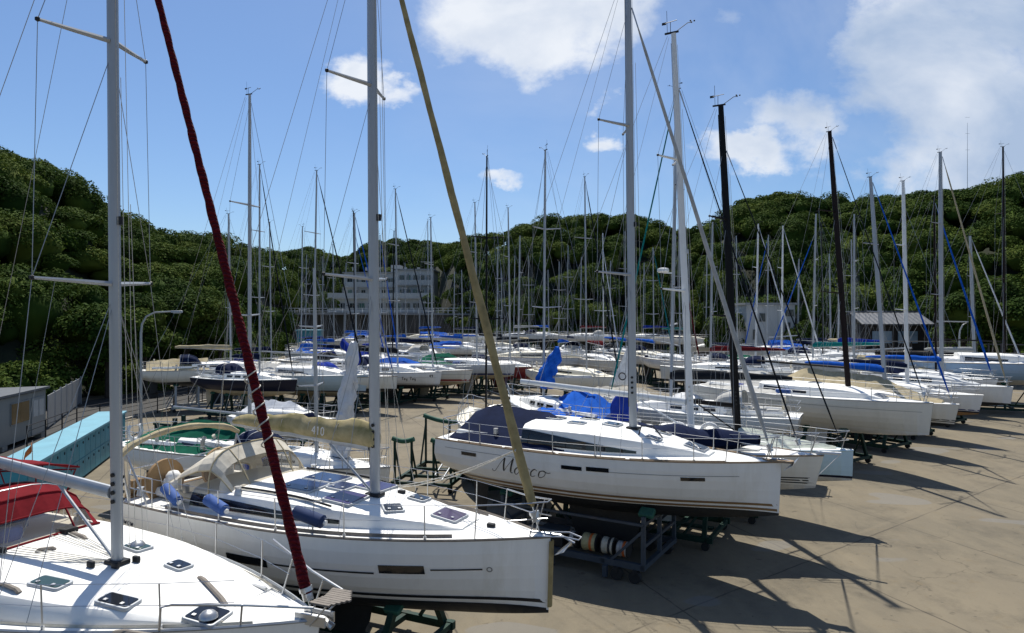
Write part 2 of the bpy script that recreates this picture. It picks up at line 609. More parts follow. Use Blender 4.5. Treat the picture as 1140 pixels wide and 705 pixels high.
# ------------------------------------------------------------------ sailing boat
class Hull:
    def __init__(s, L=9.6, B=3.2, deck=3.0, fb=1.15, fs=1.0, dk=0.45, rake=0.25, tr=0.2, tw=0.72, sag=0.04):
        s.L, s.B, s.fb, s.fs, s.dk, s.rake, s.tr, s.tw, s.sag = L, B, fb, fs, dk, rake, tr, tw, sag
        s.wl = deck - fb

    def b(s, t):
        h = s.B / 2
        if t > 0.42:
            u = (t - 0.42) / 0.58
            return max(h * (1 - u ** 2.15), 0.012)
        u = (0.42 - t) / 0.42
        return h * (s.tw + (1 - s.tw) * (1 - u ** 2))

    def sheer(s, t):
        return s.wl + s.fs + (s.fb - s.fs) * t ** 1.6 - s.sag * math.sin(math.pi * t)

    def kz(s, t):
        u = 2 * (t - 0.47) / (1.06 if t > 0.47 else 0.94)
        k = s.wl - s.dk * (1 - abs(u) ** 2.2)
        return k + 0.22 * (1 - t) ** 6

    def half(s, t, z):
        zs, zk = s.sheer(t), s.kz(t)
        q = max(0.0, min(1.0, (zs - z) / (zs - zk)))
        p = 1.35 + 2.2 * (1 - t) ** 0.75
        e = 1.05 + 0.9 * (1 - t) ** 0.7
        return s.b(t) * (1 - q ** p) ** (1 / e)

    def shift(s, t, z):
        zs = s.sheer(t)
        return -s.rake * (zs - z) / s.fb * t ** 7 + s.tr * (zs - z) / s.fs * (1 - t) ** 10

    def pt(s, t, z, side):
        return Vector((-s.L / 2 + s.L * t + s.shift(t, z), side * s.half(t, z), z))

    def at(s, x, z, side, off=0.0):
        t = (x + s.L / 2) / s.L
        for _ in range(3):
            tc = max(0.0, min(1.0, t))
            t = (x - s.shift(tc, z) + s.L / 2) / s.L
        t = max(0.0, min(1.0, t))
        p = s.pt(t, z, side)
        if off:
            e = 0.02
            px = s.pt(min(1, t + e), z, side) - s.pt(max(0, t - e), z, side)
            pz = s.pt(t, z + 0.03, side) - s.pt(t, z - 0.03, side)
            n = px.cross(pz)
            n = n.normalized()
            if n.y * side < 0:
                n = -n
            p = p + n * off
        return p

    def mesh(s, nst=26):
        mb = MB()
        top = 5
        ts = [i / nst for i in range(nst + 1)]
        ts = [t - 0.06 * math.sin(2 * math.pi * t) / (2 * math.pi) for t in ts]
        for side in (1, -1):
            rows = []
            for t in ts:
                zs, zk = s.sheer(t), s.kz(t)
                zb1, zb0 = s.wl + 0.13, s.wl + 0.05
                zz = [lerp(zs, zb1, k / top) for k in range(top + 1)] + [zb0] + [lerp(zb0, min(zk, zb0), (k / 5) ** 0.7) for k in range(1, 6)]
                rows.append([s.pt(t, max(z, zk), side) for z in zz])
            k = len(rows[0])
            for i in range(len(rows) - 1):
                for j in range(k - 1):
                    mi = 0 if j < top else (1 if j == top else 2)
                    q = [rows[i][j], rows[i + 1][j], rows[i + 1][j + 1], rows[i][j + 1]]
                    if side > 0:
                        q.reverse()
                    mb.add(q, [(0, 1, 2, 3)], mi)
            if side > 0:
                portT = rows[0]
            else:
                for j in range(k - 1):
                    mb.add([portT[j], rows[0][j], rows[0][j + 1], portT[j + 1]], [(0, 1, 2, 3)], 0 if j < top else (1 if j == top else 2))
        return mb

    def patch(s, mb, x0, x1, z0, z1, side, n=8, m=1, off=0.005, mi=0, rel=None, slant=0.0):
        """strip laid on the topsides; z relative to the waterline (rel None) or to the sheer (rel='s', negative down)"""
        rows = []
        for i in range(n + 1):
            x = lerp(x0, x1, i / n)
            t = (x + s.L / 2) / s.L
            base = s.wl if rel is None else s.sheer(max(0, min(1, t)))
            rows.append([s.at(x + slant * j / m, base + lerp(z0, z1, j / m), side, off) for j in range(m + 1)])
        mb.grid(rows, mi, flip=(side > 0))

    def zdeck(s, x, y):
        t = max(0.0, min(1.0, (x + s.L / 2) / s.L))
        b = s.b(t)
        f = min(1.0, abs(y) / b) if b > 0 else 1
        return s.sheer(t) + 0.02 + 0.05 * (1 - f * f)

    def bx(s, x):
        return s.b(max(0.0, min(1.0, (x + s.L / 2) / s.L)))


class Cabin:
    PROF = [(1.0, 0.0), (0.975, 0.42), (0.91, 0.80), (0.80, 0.955), (0.5, 1.03), (0.0, 1.06)]

    def __init__(c, H, x0, x1, w, h, slope=0.45, wf=0.35):
        c.H, c.x0, c.x1, c.w, c.h, c.slope, c.wf = H, x0, x1, w, h, slope, wf

    def W(c, u):
        w = c.w * (1 - (1 - c.wf) * max(0.0, (u - 0.35) / 0.65) ** 1.6)
        return min(w, c.H.bx(lerp(c.x0, c.x1, u)) * 0.86)

    def hh(c, u):
        if u < c.slope:
            return c.h * (1 - 0.06 * u)
        k = (u - c.slope) / (1 - c.slope)
        return c.h * (1 - 0.06 * c.slope) * (1 - 0.93 * (k ** 1.35) * (0.6 + 0.4 * k))

    def p(c, u, v, side, off=0.0):
        """v runs over the profile, 0 at the foot to 5 at the crest"""
        i = min(int(v), 4)
        k = v - i
        y = lerp(c.PROF[i][0], c.PROF[i + 1][0], k) * c.W(u)
        z = lerp(c.PROF[i][1], c.PROF[i + 1][1], k) * c.hh(u)
        x = lerp(c.x0, c.x1, u)
        P = Vector((x, side * y, c.H.zdeck(x, c.W(u)) - 0.03 + z + (0.03 if v > 0 else 0)))
        if off:
            P = P + Vector((0, side * off, off * (0.3 if v < 2.2 else 1.2)))
        return P

    def top(c, x, y):
        u = (x - c.x0) / (c.x1 - c.x0)
        if u < 0 or u > 1:
            return c.H.zdeck(x, y)
        f = abs(y) / max(c.W(u), 0.01)
        if f > 1:
            return c.H.zdeck(x, y)
        pr = sorted(c.PROF)
        return c.H.zdeck(x, c.W(u)) + interp(pr, f) * c.hh(u)

    def mesh(c, n=16):
        mb = MB()
        rows = []
        for i in range(n + 1):
            u = i / n
            left = [c.p(u, v, 1) for v in range(6)]
            right = [c.p(u, v, -1) for v in range(4, -1, -1)]
            rows.append(left + right)
        mb.grid(rows, 0, flip=False)
        mb.add(rows[0], [tuple(range(len(rows[0])))], 0)
        mb.add(rows[-1], [tuple(reversed(range(len(rows[-1]))))], 0)
        return mb

    def window(c, u0, u1, v0, v1, side, n=10, taper=(0, 0)):
        mb = MB()
        rows = []
        for i in range(n + 1):
            k = i / n
            u = lerp(u0, u1, k)
            a = v0 + taper[0] * max(0, 0.25 - k) * 4 * 0.5 * (v1 - v0) + 0
            b = v1 - taper[1] * k * (v1 - v0) * 0.85
            rows.append([c.p(u, lerp(a, b, j / 2), side, 0.008) for j in range(3)])
        mb.grid(rows, 0, flip=(side < 0))
        return mb


def boat_hatch(parent, cab, x, y, lx, ly, glass=GLASS, rz=0.0):
    z = cab.top(x, y)
    dzx = (cab.top(x + 0.2, y) - cab.top(x - 0.2, y)) / 0.4
    dzy = max(-.10, min(.10, (cab.top(x, y + 0.1) - cab.top(x, y - 0.1)) / 0.2))
    M = Matrix.Rotation(-math.atan(dzx), 3, 'Y') @ Matrix.Rotation(math.atan(dzy), 3, 'X') @ Matrix.Rotation(rz, 3, 'Z')
    f = MB()
    f.rbox((x, y, z + 0.012), (lx + 0.07, ly + 0.07, 0.05), 0.06, 0, M=M)
    h = f.build('hatch', ALU, parent)
    g = MB()
    up = M @ Vector((0, 0, 1))
    g.rbox(Vector((x, y, z + 0.012)) + up * 0.021, (lx, ly, 0.022), 0.045, 0, M=M)
    for sx in (-0.28, 0.28):
        g.box(Vector((x, y, z)) + M @ Vector((lx * sx, -ly * 0.3, 0.05)), (0.05, 0.05, 0.02), 1, M=M)
    g.build('hatch_glass', [glass, STEEL], h)
    return h


def rig(root, xm, zb, zt, rake, sp, hull, mast_m=ALU, r=0.075, spl=1.0, sweep=0.35, dih=0.06, bow_x=None, stay_top=None, luff=None, luff_r=0.065,
        luff_z0=0.45, spiral=0, fine=True, gear=True, wires=True, backstay=True, halyards=2, bigroll=False, wr=0.006):
    """mast, spreaders, stays and wires of one boat (boat coordinates)"""
    H = zt - zb

    def mp(z):
        return Vector((xm - rake * (z - zb), 0, z))
    n = 12 if fine else 8
    mb = MB()
    zs = [zb, lerp(zb, zt, .35), lerp(zb, zt, .75), zt]
    rows = []
    for z, k in zip(zs, (1, 1, .95, .72)):
        c = mp(z)
        rows.append([c + Vector((r * 1.35 * k * math.cos(2 * math.pi * i / n), r * 0.9 * k * math.sin(2 * math.pi * i / n), 0)) for i in range(n)])
    mb.grid(rows, 0, closed=True)
    mb.add(rows[-1], [tuple(range(n))], 0)
    if fine:
        mb.bar(mp(zb + 0.6) + Vector((-r * 1.36, 0, 0)), mp(zt - 0.3) + Vector((-r * 1.05, 0, 0)), 0.022, 0.03, 1)
        mb.rbox(mp(zb) + Vector((0, 0, 0.03)), (r * 4, r * 3, 0.06), 0.03, 1)
        for k in range(4):
            mb.tube([mp(zb + 1.0 + .12 * k) + Vector((0.02, s_ * r * .92, 0)) for s_ in (1, 1.35)], 0.035, 8, 1)
            mb.tube([mp(zb + 1.0 + .14 * k) + Vector((0.02, -s_ * r * .92, 0)) for s_ in (1, 1.35)], 0.035, 8, 1)
        mb.box(mp(lerp(zb, zt, .45)) + Vector((r * 1.5, 0, 0)), (0.09, 0.07, 0.13), 1)
    mast = mb.build('mast', [mast_m, IRON_DARK if mast_m is not ALUWHITE else STEEL], root)
    for z in sp:
        for side in (1, -1):
            a = mp(z)
            k = 1.0 - 0.25 * (z - zb) / H
            e = a + Vector((-sweep * spl * k, side * spl * k, dih * spl * k))
            s_ = MB()
            rr = 0.036 if fine else 0.03
            s_.tube([a + Vector((0, side * r * .7, 0)), lerp(a, e, .5), e], [rr * 1.2, rr, rr * .7], 6, 0)
            s_.ball(e, rr * 1.2, 6, 1)
            s_.build('spreader', [mast_m if mast_m not in (CARBON, CARBONBROWN) else mast_m, IRON_DARK], mast)
    if gear:
        g = MB()
        t_ = mp(zt)
        g.bar(t_ + Vector((-0.28, 0, .03)), t_ + Vector((.16, 0, .03)), 0.05, 0.05, 0)
        g.tube([t_ + Vector((.1, 0, .05)), t_ + Vector((.42, .1, .28)), t_ + Vector((.55, .12, .28))], 0.012, 5)
        for a in range(3):
            g.ball(t_ + Vector((.55 + .07 * math.cos(a * 2.1), .12 + .07 * math.sin(a * 2.1), .31)), 0.03, 6)
        g.tube([t_ + Vector((-.1, 0, .05)), t_ + Vector((-.1, 0, .38))], 0.010, 5)
        g.tube([t_ + Vector((-.34, .05, .38)), t_ + Vector((.12, -.04, .38))], 0.012, 5)
        g.box(t_ + Vector((-.32, .05, .38)), (0.14, 0.01, 0.08), 0)
        g.tube([t_ + Vector((-.2, 0, .05)), t_ + Vector((-.22, 0, .75))], 0.007, 4)
        go = g.build('wind_instruments', IRON_DARK, mast)
        if not fine:
            for v_ in go.data.vertices:
                v_.co = t_ + (v_.co - t_) * .62
    if wires:
        w = MB()
        yb = hull.bx(xm - 0.3) * 0.9
        for side in (1, -1):
            ch = Vector((xm - 0.35, side * yb, hull.zdeck(xm - .35, yb)))
            pts = []
            for z in sp:
                k = 1.0 - 0.25 * (z - zb) / H
                pts.append(mp(z) + Vector((-sweep * spl * k, side * spl * k, dih * spl * k)))
            top = mp(zt - (0.3 if stay_top is None else max(0.2, zt - stay_top)))
            chain = [ch] + pts + [top]
            for a, b in zip(chain, chain[1:]):
                w.tube([a, b], wr, 4, 0, cap=False)
            if pts:
                w.tube([ch + Vector((-.12, 0, 0)), mp(sp[0] - .12)], wr, 4, 0, cap=False)
                for q in range(len(pts) - 1):
                    w.tube([pts[q], mp(sp[q + 1] - .12)], wr, 4, 0, cap=False)
                if fine:
                    w.tube([ch + Vector((.5, -.1 * side, .02)), mp(sp[0] - .2)], wr, 4, 0, cap=False)
                    w.tube([pts[0] + Vector((.0, -.35 * side, 0)), ch + Vector((-.5, -.3 * side, 0))], wr * .6, 4, 0, cap=False)
            if fine:
                w.tube([ch, lerp(ch, chain[1], 0.05)], wr * 2.6, 5, 0)
        if backstay:
            st = -hull.L / 2 + 0.15
            split = lerp(Vector((st, 0, hull.sheer(0))), mp(zt), .3)
            w.tube([mp(zt - .05) + Vector((-.2, 0, 0)), split], wr, 4, 0, cap=False)
            for side in (1, -1):
                w.tube([split, Vector((st, side * hull.b(0) * .8, hull.sheer(0)))], wr, 4, 0, cap=False)
            w.tube([mp(zt - .1) + Vector((-.15, 0, 0)), Vector((xm - H * .30, 0, zb + 1.25))], wr * .8, 4, 0, cap=False)
        for k in range(halyards):
            z0, z1 = zb + .3, zt - .4 - 2.0 * k
            o = Vector((r * 1.5 + .03 * k, (.06 if k % 2 else -.05) + .02 * k, 0))
            w.tube([mp(z0) + o * 1.6, mp(z1) + o], wr * .9, 4, 1, cap=False)
        w.build('rigging', [WIRE, ROPE], root)
    bx_ = bow_x if bow_x is not None else hull.L / 2 - 0.25
    zt_ = stay_top if stay_top is not None else zt - 0.25
    a = Vector((bx_, 0, hull.zdeck(bx_, 0) + 0.02))
    b = mp(zt_) + Vector((r * 1.2, 0, 0))
    d = (b - a)
    f = MB()
    if luff is None:
        f.tube([a, b], wr * 1.15, 5, 0, cap=False)
        f.build('forestay', WIRE, root)
    else:
        Ln = d.length
        u = d.normalized()
        s1 = u.cross(Vector((0, 1, 0))).normalized()
        s2 = Vector((0, 1, 0))
        steps = 420 if spiral else 14
        nn = 14 if spiral else 7
        rows = []
        for i in range(steps + 1):
            k = i / steps
            p = a + u * lerp(luff_z0, Ln - 0.5, k)
            rad = luff_r * (1.0 - 0.45 * k) * (1 if 0.004 < k < 0.996 else .4)
            if bigroll and k < .2:
                rad *= 1 + 0.9 * math.sin(math.pi * min(1, k / .2)) ** 1.5
            ring = []
            for j in range(nn):
                th = 2 * math.pi * j / nn
                q = rad
                if spiral:
                    q *= 1 + 0.17 * (abs(math.sin(th * .5 + k * spiral)) ** .5 - .6) + 0.07 * math.sin(th * 2 + k * spiral * 1.3) + 0.05 * mnoise.noise((k * 60, j * .6, 2.0))
                ring.append(p + s1 * (q * math.cos(th)) + s2 * (q * math.sin(th)))
            rows.append(ring)
        f.grid(rows, 0, closed=True)
        f.add(rows[0], [tuple(reversed(range(nn)))], 0)
        f.add(rows[-1], [tuple(range(nn))], 0)
        fs = f.build('furled_sail', luff, root, angle=60)
        g = MB()
        g.tube([a, a + u * (luff_z0 + .1)], 0.012, 6, 0)
        g.tube([a + u * .18, a + u * .32], 0.075, 12, 0)
        g.tube([a + u * .30, a + u * .36], 0.095, 12, 0)
        g.build('furling_drum', STEEL if mast_m is not CARBON else IRON_DARK, fs)
        g = MB()
        g.tube([b, b - u * .6], 0.02, 6, 0)
        g.build('halyard_swivel', STEEL, fs)
    return mast


def boom_part(root, xm, rake, zb, zg, length, rise, r=0.06, m=ALU, cover=None, ch=0.42, cw=0.14, clen=1.0, fine=True, vang=True, text=None):
    a = Vector((xm - 0.12 - rake * (zg - zb), 0, zg))
    e = a + Vector((-length, 0, rise))
    b = MB()
    b.tube([a, e], [r, r * .9], 10 if fine else 7, 0, ry=0.72)
    if vang:
        vb = Vector((xm - .1, 0, zb + .08))
        b.tube([vb, lerp(a, e, .27) - Vector((0, 0, r))], 0.026, 6, 0)
    o = b.build('boom', m, root)
    if cover is not None:
        mb = MB()
        rows = []
        n = 24 if fine else 12
        kk = 12 if fine else 8
        for i in range(n + 1):
            k = i / n
            h = (ch * (1 - k) ** 0.8 * .75 + ch * .36) * (1 + .22 * mnoise.noise((k * 6, root.location.x, 4.0)) + .08 * mnoise.noise((k * 23, root.location.x, 8.0)))
            if i in (0, n):
                h *= .8
            wd = cw * (1 - .35 * k) * (1 + .1 * math.sin(k * 31))
            c = lerp(a + Vector((.16, 0, 0)), lerp(a, e, clen), k) + Vector((0, 0, -r * .4))
            ring = []
            for j in range(kk):
                th = 2 * math.pi * j / kk
                y = math.sin(th) * wd * (1.0 if math.cos(th) < 0 else (1 - .45 * math.cos(th)))
                z = h * .5 - math.cos(th + math.pi) * h * .5
                wob = 1 + (0.12 * mnoise.noise((k * 9 + root.location.x, j * .9, 1.3)) if fine else 0)
                ring.append(c + Vector((0, y * wob, z * wob)))
            rows.append(ring)
        mb.grid(rows, 0, closed=True)
        mb.add(rows[0], [tuple(reversed(range(kk)))], 0)
        mb.add(rows[-1], [tuple(range(kk))], 0)
        if fine:
            for k in (.2, .4, .6, .8):
                c = lerp(a, e, k * clen)
                mb.tube([c + Vector((0, cw * 1.05 * math.sin(q), ch * .32 * (1 - .5 * k) - ch * .55 * (1 - .5 * k) * math.cos(q))) for q in [i * math.pi / 4 for i in range(9)]], .008, 4, 1, cap=False)
        co = mb.build('sail_cover', [cover, ROPE], o, angle=70)
        if text:
            tb = MB()
            k0 = text[1]
            p0 = lerp(a, e, k0)
            fn = lambda x, y: p0 + (a - e).normalized() * x + Vector((0, -cw * 1.02, y + .0))
            write(tb, text[0], .17, .022, fn, slant=.1)
            t = tb.build('lettering', C_WHITE, co, smooth=False)
            t.location = (0, text[2], text[3])
    return o


def rails(root, hull, x_aft, x_fwd, n, h=0.6, fine=True, pulpit=True, pushpit=True, bow_out=0.05):
    L2 = hull.L / 2
    w = MB()
    for side in (1, -1):
        tops, mids = [], []
        for i in range(n):
            x = lerp(x_aft, x_fwd, i / (n - 1))
            y = side * (hull.bx(x) - .06)
            z = hull.zdeck(x, y)
            w.tube([(x, y, z), (x, y + side * .02, z + h)], 0.013 if fine else .014, 5, 0)
            if fine:
                w.tube([(x, y, z), (x, y, z + .05)], .028, 6, 0)
            tops.append(Vector((x, y + side * .02, z + h)))
            mids.append(Vector((x, y + side * .012, z + h * .52)))
        xb = L2 - 1.0
        tops.append(Vector((xb, side * (hull.bx(xb) - .03), hull.zdeck(xb, 9) + h)))
        mids.append(Vector((xb, side * (hull.bx(xb) - .03), hull.zdeck(xb, 9) + h * .52)))
        xs = -L2 + .55
        tops.insert(0, Vector((xs, side * (hull.bx(xs) - .05), hull.zdeck(xs, 9) + h)))
        mids.insert(0, Vector((xs, side * (hull.bx(xs) - .05), hull.zdeck(xs, 9) + h * .52)))
        for ch in (tops, mids):
            for a, b in zip(ch, ch[1:]):
                w.tube([a, b], 0.0055 if fine else .007, 4, 0, cap=False)
    w.build('lifelines', STEEL, root)
    if pulpit:
        p = MB()
        for q, hh in ((0, h), (1, h * .52)):
            path = []
            for side, xx in ((1, 1.15), (1, .55), (1, .12), (-1, .12), (-1, .55), (-1, 1.15)):
                x = L2 - xx
                path.append(Vector((x + (bow_out if xx < .2 else 0), side * max(hull.bx(x) - .03, .09), hull.zdeck(x, 9) + hh + (.04 if xx < .2 else 0))))
            if q == 0:
                p.tube(path, .014, 6)
            else:
                p.tube(path[:3], .011, 5)
                p.tube(path[3:], .011, 5)
        for side in (1, -1):
            for xx in (1.15, .3):
                x = L2 - xx
                p.tube([(x - .05, side * max(hull.bx(x) - .05, .06), hull.zdeck(x, 9)), (x + (.0 if xx > 1 else .12), side * max(hull.bx(x) - .03, .09), hull.zdeck(x, 9) + h)], .013, 5)
        p.build('pulpit', STEEL, root)
    if pushpit:
        p = MB()
        for hh in (h, h * .52):
            path = []
            for side, xx in ((1, 1.3), (1, .5), (1, .08), (-1, .08), (-1, .5), (-1, 1.3)):
                x = -L2 + xx
                path.append(Vector((x, side * (hull.bx(x) - .06) * (1 if xx > .1 else .8), hull.zdeck(x, 9) + hh)))
            p.tube(path, .014, 6)
        for side in (1, -1):
            for xx in (1.3, .5, .12):
                x = -L2 + xx
                y = side * (hull.bx(x) - .06) * (1 if xx > .2 else .85)
                p.tube([(x, y, hull.zdeck(x, 9)), (x, y, hull.zdeck(x, 9) + h)], .013, 5)
        p.build('pushpit', STEEL, root)


def deck_part(root, hull, m=DECK, cockpit=(0.05, 0.33), depth=0.45, fine=True, rail_m=None, nst=26):
    mb = MB()
    fr = [-1, -.8, -.56, -.545, -.25, 0, .25, .545, .56, .8, 1]
    ts = sorted(set([i / nst for i in range(nst + 1)] + ([cockpit[0], cockpit[0] + .004, cockpit[1], cockpit[1] + .004] if cockpit else [])))
    rows = []
    for t in ts:
        x = -hull.L / 2 + hull.L * t
        row = []
        for f in fr:
            y = f * max(hull.b(t) - .004, .004)
            z = hull.sheer(t) + .012 + .05 * (1 - f * f)
            if cockpit and cockpit[0] + .002 < t < cockpit[1] + .002 and abs(f) < .55:
                z -= depth
            row.append(Vector((x, y, z)))
        rows.append(row)
    mb.grid(rows, 0, flip=True)
    # toe rail
    for side in (1, -1):
        path = []
        for i in range(nst + 1):
            t = i / nst
            path.append(Vector((-hull.L / 2 + hull.L * t, side * hull.b(t), hull.sheer(t) + .022)))
        mb.tube(path, .024 if fine else .026, 5, 1)
    if cockpit:
        c0 = -hull.L / 2 + hull.L * cockpit[0]
        c1 = -hull.L / 2 + hull.L * cockpit[1]
        for side in (1, -1):
            mb.tube([Vector((x, side * hull.bx(x) * .60, hull.zdeck(x, 0) + .10)) for x in (c0 + .1, lerp(c0, c1, .5), c1)], .11, 6, 0)
            mb.tube([Vector((lerp(c0, c1, .62), side * hull.bx(c1) * .62, hull.zdeck(c1, 0) + .2)), Vector((lerp(c0, c1, .62), side * hull.bx(c1) * .62, hull.zdeck(c1, 0) + .36))], .07, 8, 2)
    return mb.build('deck', [m, rail_m or GREYPAINT, STEEL], root)


def keel_rudder(root, hull, m=AF_BLACK, zb=0.36, x=0.15, ch=1.5, rudder=True):
    k = MB()
    rows = []
    for z, c, th in ((hull.wl - hull.dk * .6, ch * 1.15, .10), (lerp(hull.wl - hull.dk, zb, .55), ch, .085), (zb + .12, ch * .85, .10), (zb, ch * .85, .09)):
        rows.append([Vector((x + c * .5 * q, th * s_, z)) for q, s_ in ((1, 0), (.5, 1), (-.3, .9), (-1, .1), (-1, -.1), (-.3, -.9), (.5, -1))])
    k.grid(rows, 0, closed=True, flip=True)
    k.add(rows[-1], [tuple(range(7))], 0)
    k.build('keel', m, root)
    if rudder:
        r = MB()
        xr = -hull.L / 2 + .75
        rows = []
        for z, c in ((hull.kz(.1) + .1, .55), (hull.wl - .7, .5), (hull.wl - 1.15, .36)):
            rows.append([Vector((xr + c * .5 * q, .05 * s_, z)) for q, s_ in ((1, 0), (.3, 1), (-1, .1), (-1, -.1), (.3, -1))])
        r.grid(rows, 0, closed=True, flip=True)
        r.add(rows[-1], [tuple(range(5))], 0)
        r.build('rudder', m, root)


def tent(root, hull, prof, m, name='canvas_cover', wfrac=1.0, nj=12, wob=.05, sag=.10, drop=0.05, seed=0):
    """cloth draped from a ridge to the rails. prof: (x, ridge z above deck)"""
    mb = MB()
    rows = []
    n = 26
    for i in range(n + 1):
        k = i / n
        x = lerp(prof[0][0], prof[-1][0], k)
        h = interp(prof, x)
        y1 = (hull.bx(x) - .02) * wfrac
        z0 = hull.zdeck(x, 9) - drop
        row = []
        for j in range(nj + 1):
            f = -1 + 2 * j / nj
            g = abs(f)
            z = z0 + (h + drop) * (1 - g ** 1.12) - sag * math.sin(math.pi * g) * h * .8
            d = wob * mnoise.noise((x * 1.9 + seed, f * 3.1, seed * 1.7)) * min(1, (1 - g) * 4 + .25)
            d += wob * .5 * mnoise.noise((x * 5.3 + seed, f * 7.0, seed))
            row.append(Vector((x, f * y1, max(z + d, z0))))
        rows.append(row)
    mb.grid(rows, 0, flip=True)
    for rr in (rows[0], rows[-1]):
        z0 = min(p.z for p in rr)
        base = [Vector((p.x, p.y, z0)) for p in rr]
        mb.grid([rr, base], 0, flip=(rr is rows[-1]))
    return mb.build(name, m, root, angle=50)


def dodger(root, hull, x0, x1, w, zb, h, m=C_NAVY, clear=False, name='sprayhood', front=.62, low=.66):
    """arched spray hood, open aft. x0 aft hoop, x1 foot of the windscreen"""
    mb = MB()
    rows = []
    for (k, hh, ww) in ((0, 1.0, 1.0), (.4, 1.02, 1.0), (front, .88, .98), (lerp(front, 1, .45), low, .96), (1, .04, .92)):
        x = lerp(x0, x1, k)
        row = []
        for j in range(13):
            a = math.pi * j / 12
            y = math.cos(a)
            y = math.copysign(abs(y) ** .7, y) * w * ww
            row.append(Vector((x - .12 * hh * abs(math.cos(a)), y, zb + h * hh * math.sin(a) ** .6)))
        rows.append(row)
    k = len(rows[0])
    for i in range(4):
        for j in range(k - 1):
            mi = 1 if (clear and ((i == 3 and 1 < j < 10) or (i < 2 and j in (0, 1, 10, 11)))) else 0
            mb.add([rows[i][j], rows[i][j + 1], rows[i + 1][j + 1], rows[i + 1][j]], [(0, 1, 2, 3)], mi)
    o = mb.build(name, [m, CLEAR], root, angle=60)
    t = MB()
    t.tube(rows[0], .016, 6)
    t.tube(rows[1], .014, 6)
    if clear:
        t.tube(rows[2], .02, 6, 1)
        t.tube(rows[3], .02, 6, 1)
        t.tube(rows[4], .02, 6, 1)
        t.tube([r_[4] for r_ in rows[3:]], .018, 5, 1)
        t.tube([r_[8] for r_ in rows[3:]], .018, 5, 1)
    t.build('hood_frame', [STEEL, m], o)
    return o


def cradle(label, loc, rz, hull, m=IRON_GREEN, group=None, fine=False, xs=(-2.3, 0.0, 1.9), zr=0.30, wheels=True, pad=PAD_GREEN):
    c = thing('boat_cradle', label, 'cradle', loc, rz, group)
    k = hull.L / 9.6
    xs = [x * k for x in xs]
    w = hull.B * .36
    b = MB()
    for side in (1, -1):
        b.bar((xs[0] - .3, side * w, zr), (xs[-1] + .25, side * w, zr), .12, .16)
    for x in (xs[0] - .2, xs[0] * .4, xs[-1] * .5, xs[-1] + .15):
        b.bar((x, -w - .12, zr + .002), (x, w + .12, zr + .002), .11, .12)
    b.bar((xs[0], 0, zr + .03), (xs[-1], 0, zr + .03), .22, .06)
    b.build('base_frame', m, c, smooth=False)
    for x in xs:
        for side in (1, -1):
            p = MB()
            y = w * .98
            t = max(.02, min(.98, (x + hull.L / 2) / hull.L))
            y = min(w * .98, .72 * hull.half(t, hull.wl + .12))
            z = hull.sheer(t)
            while hull.half(t, z) > y and z > hull.kz(t) + .02:
                z -= .03
            z -= .1
            p.bar((x, side * (w + .0), zr), (x, side * y, z), .13)
            p.bar((x - .6, side * w, zr + .05), (x - .04, side * lerp(w, y, .7), lerp(zr, z, .7)), .06)
            o = p.build('upright', m, c, smooth=False)
            q = MB()
            q.rbox((x, side * (y - .02), z + .045), (.34, .24, .09), .04, 0, M=Matrix.Rotation(-side * .5, 3, 'X'))
            q.build('pad', pad, o)
    if wheels:
        for x in (xs[0] - .1, xs[-1] + .05):
            for side in (1, -1):
                q = MB()
                y = side * (w + .02)
                q.tube([(x, y - .06, .12), (x, y + .06, .12)], .118, 14)
                q.box((x, y, .2), (.08, .16, .1), 0)
                q.build('wheel', RUBBER, c)
    return c


def boat_root(label, heading, mast=None, bow=None, hull=None, xm=0.0, group=None):
    a = R(heading)
    f = Vector((math.cos(a), math.sin(a), 0))
    if bow is not None:
        P = Vector((WX(*bow), bow[1], 0)) - f * (hull.L / 2)
    else:
        P = Vector((WX(*mast), mast[1], 0)) - f * xm
    return thing('sailboat', label, 'sailboat', P, a, group)


def stripes(root, hull, spec):
    """coloured lines and hull windows: list of (x0, x1, z0, z1, rel, material, part name)"""
    for (x0, x1, z0, z1, rel, m, name) in spec:
        for side in (1, -1):
            mb = MB()
            hull.patch(mb, x0, x1, z0, z1, side, n=max(4, int((x1 - x0) * 8)), m=2, off=.010 if 'window' in name else .008, rel=rel)
            mb.build(name, m, HULL_OBJ[root.name])


HULL_OBJ = {}


def hull_part(root, hull, top=WHITE, boot=WHITE, bot=AF_BLACK, nst=30):
    o = hull.mesh(nst).build('hull', [top, boot, bot], root, angle=50)
    HULL_OBJ[root.name] = o
    return o


def winch(root, hull, pts, parent=None):
    for (x, y, z) in pts:
        b = MB()
        b.tube([(x, y, z), (x, y, z + .08), (x, y, z + .12), (x, y, z + .17)], [.085, .07, .055, .075], 12, 0)
        b.build('winch', STEEL, parent or root)


def fender(root, a, b, r=.13, m=FENDER):
    a, b = Vector(a), Vector(b)
    mb = MB()
    ks = (0, .02, .07, .5, .93, .98, 1)
    rr = (.25, .6, 1, 1, 1, .6, .25)
    mb.tube([lerp(a, b, k) for k in ks], [r * q for q in rr], 14, 0)
    mb.tube([lerp(a, b, -.05), a], .05, 8, 1)
    mb.tube([b, lerp(a, b, 1.05)], .05, 8, 1)
    mb.build('fender', [m, C_WHITE], root)


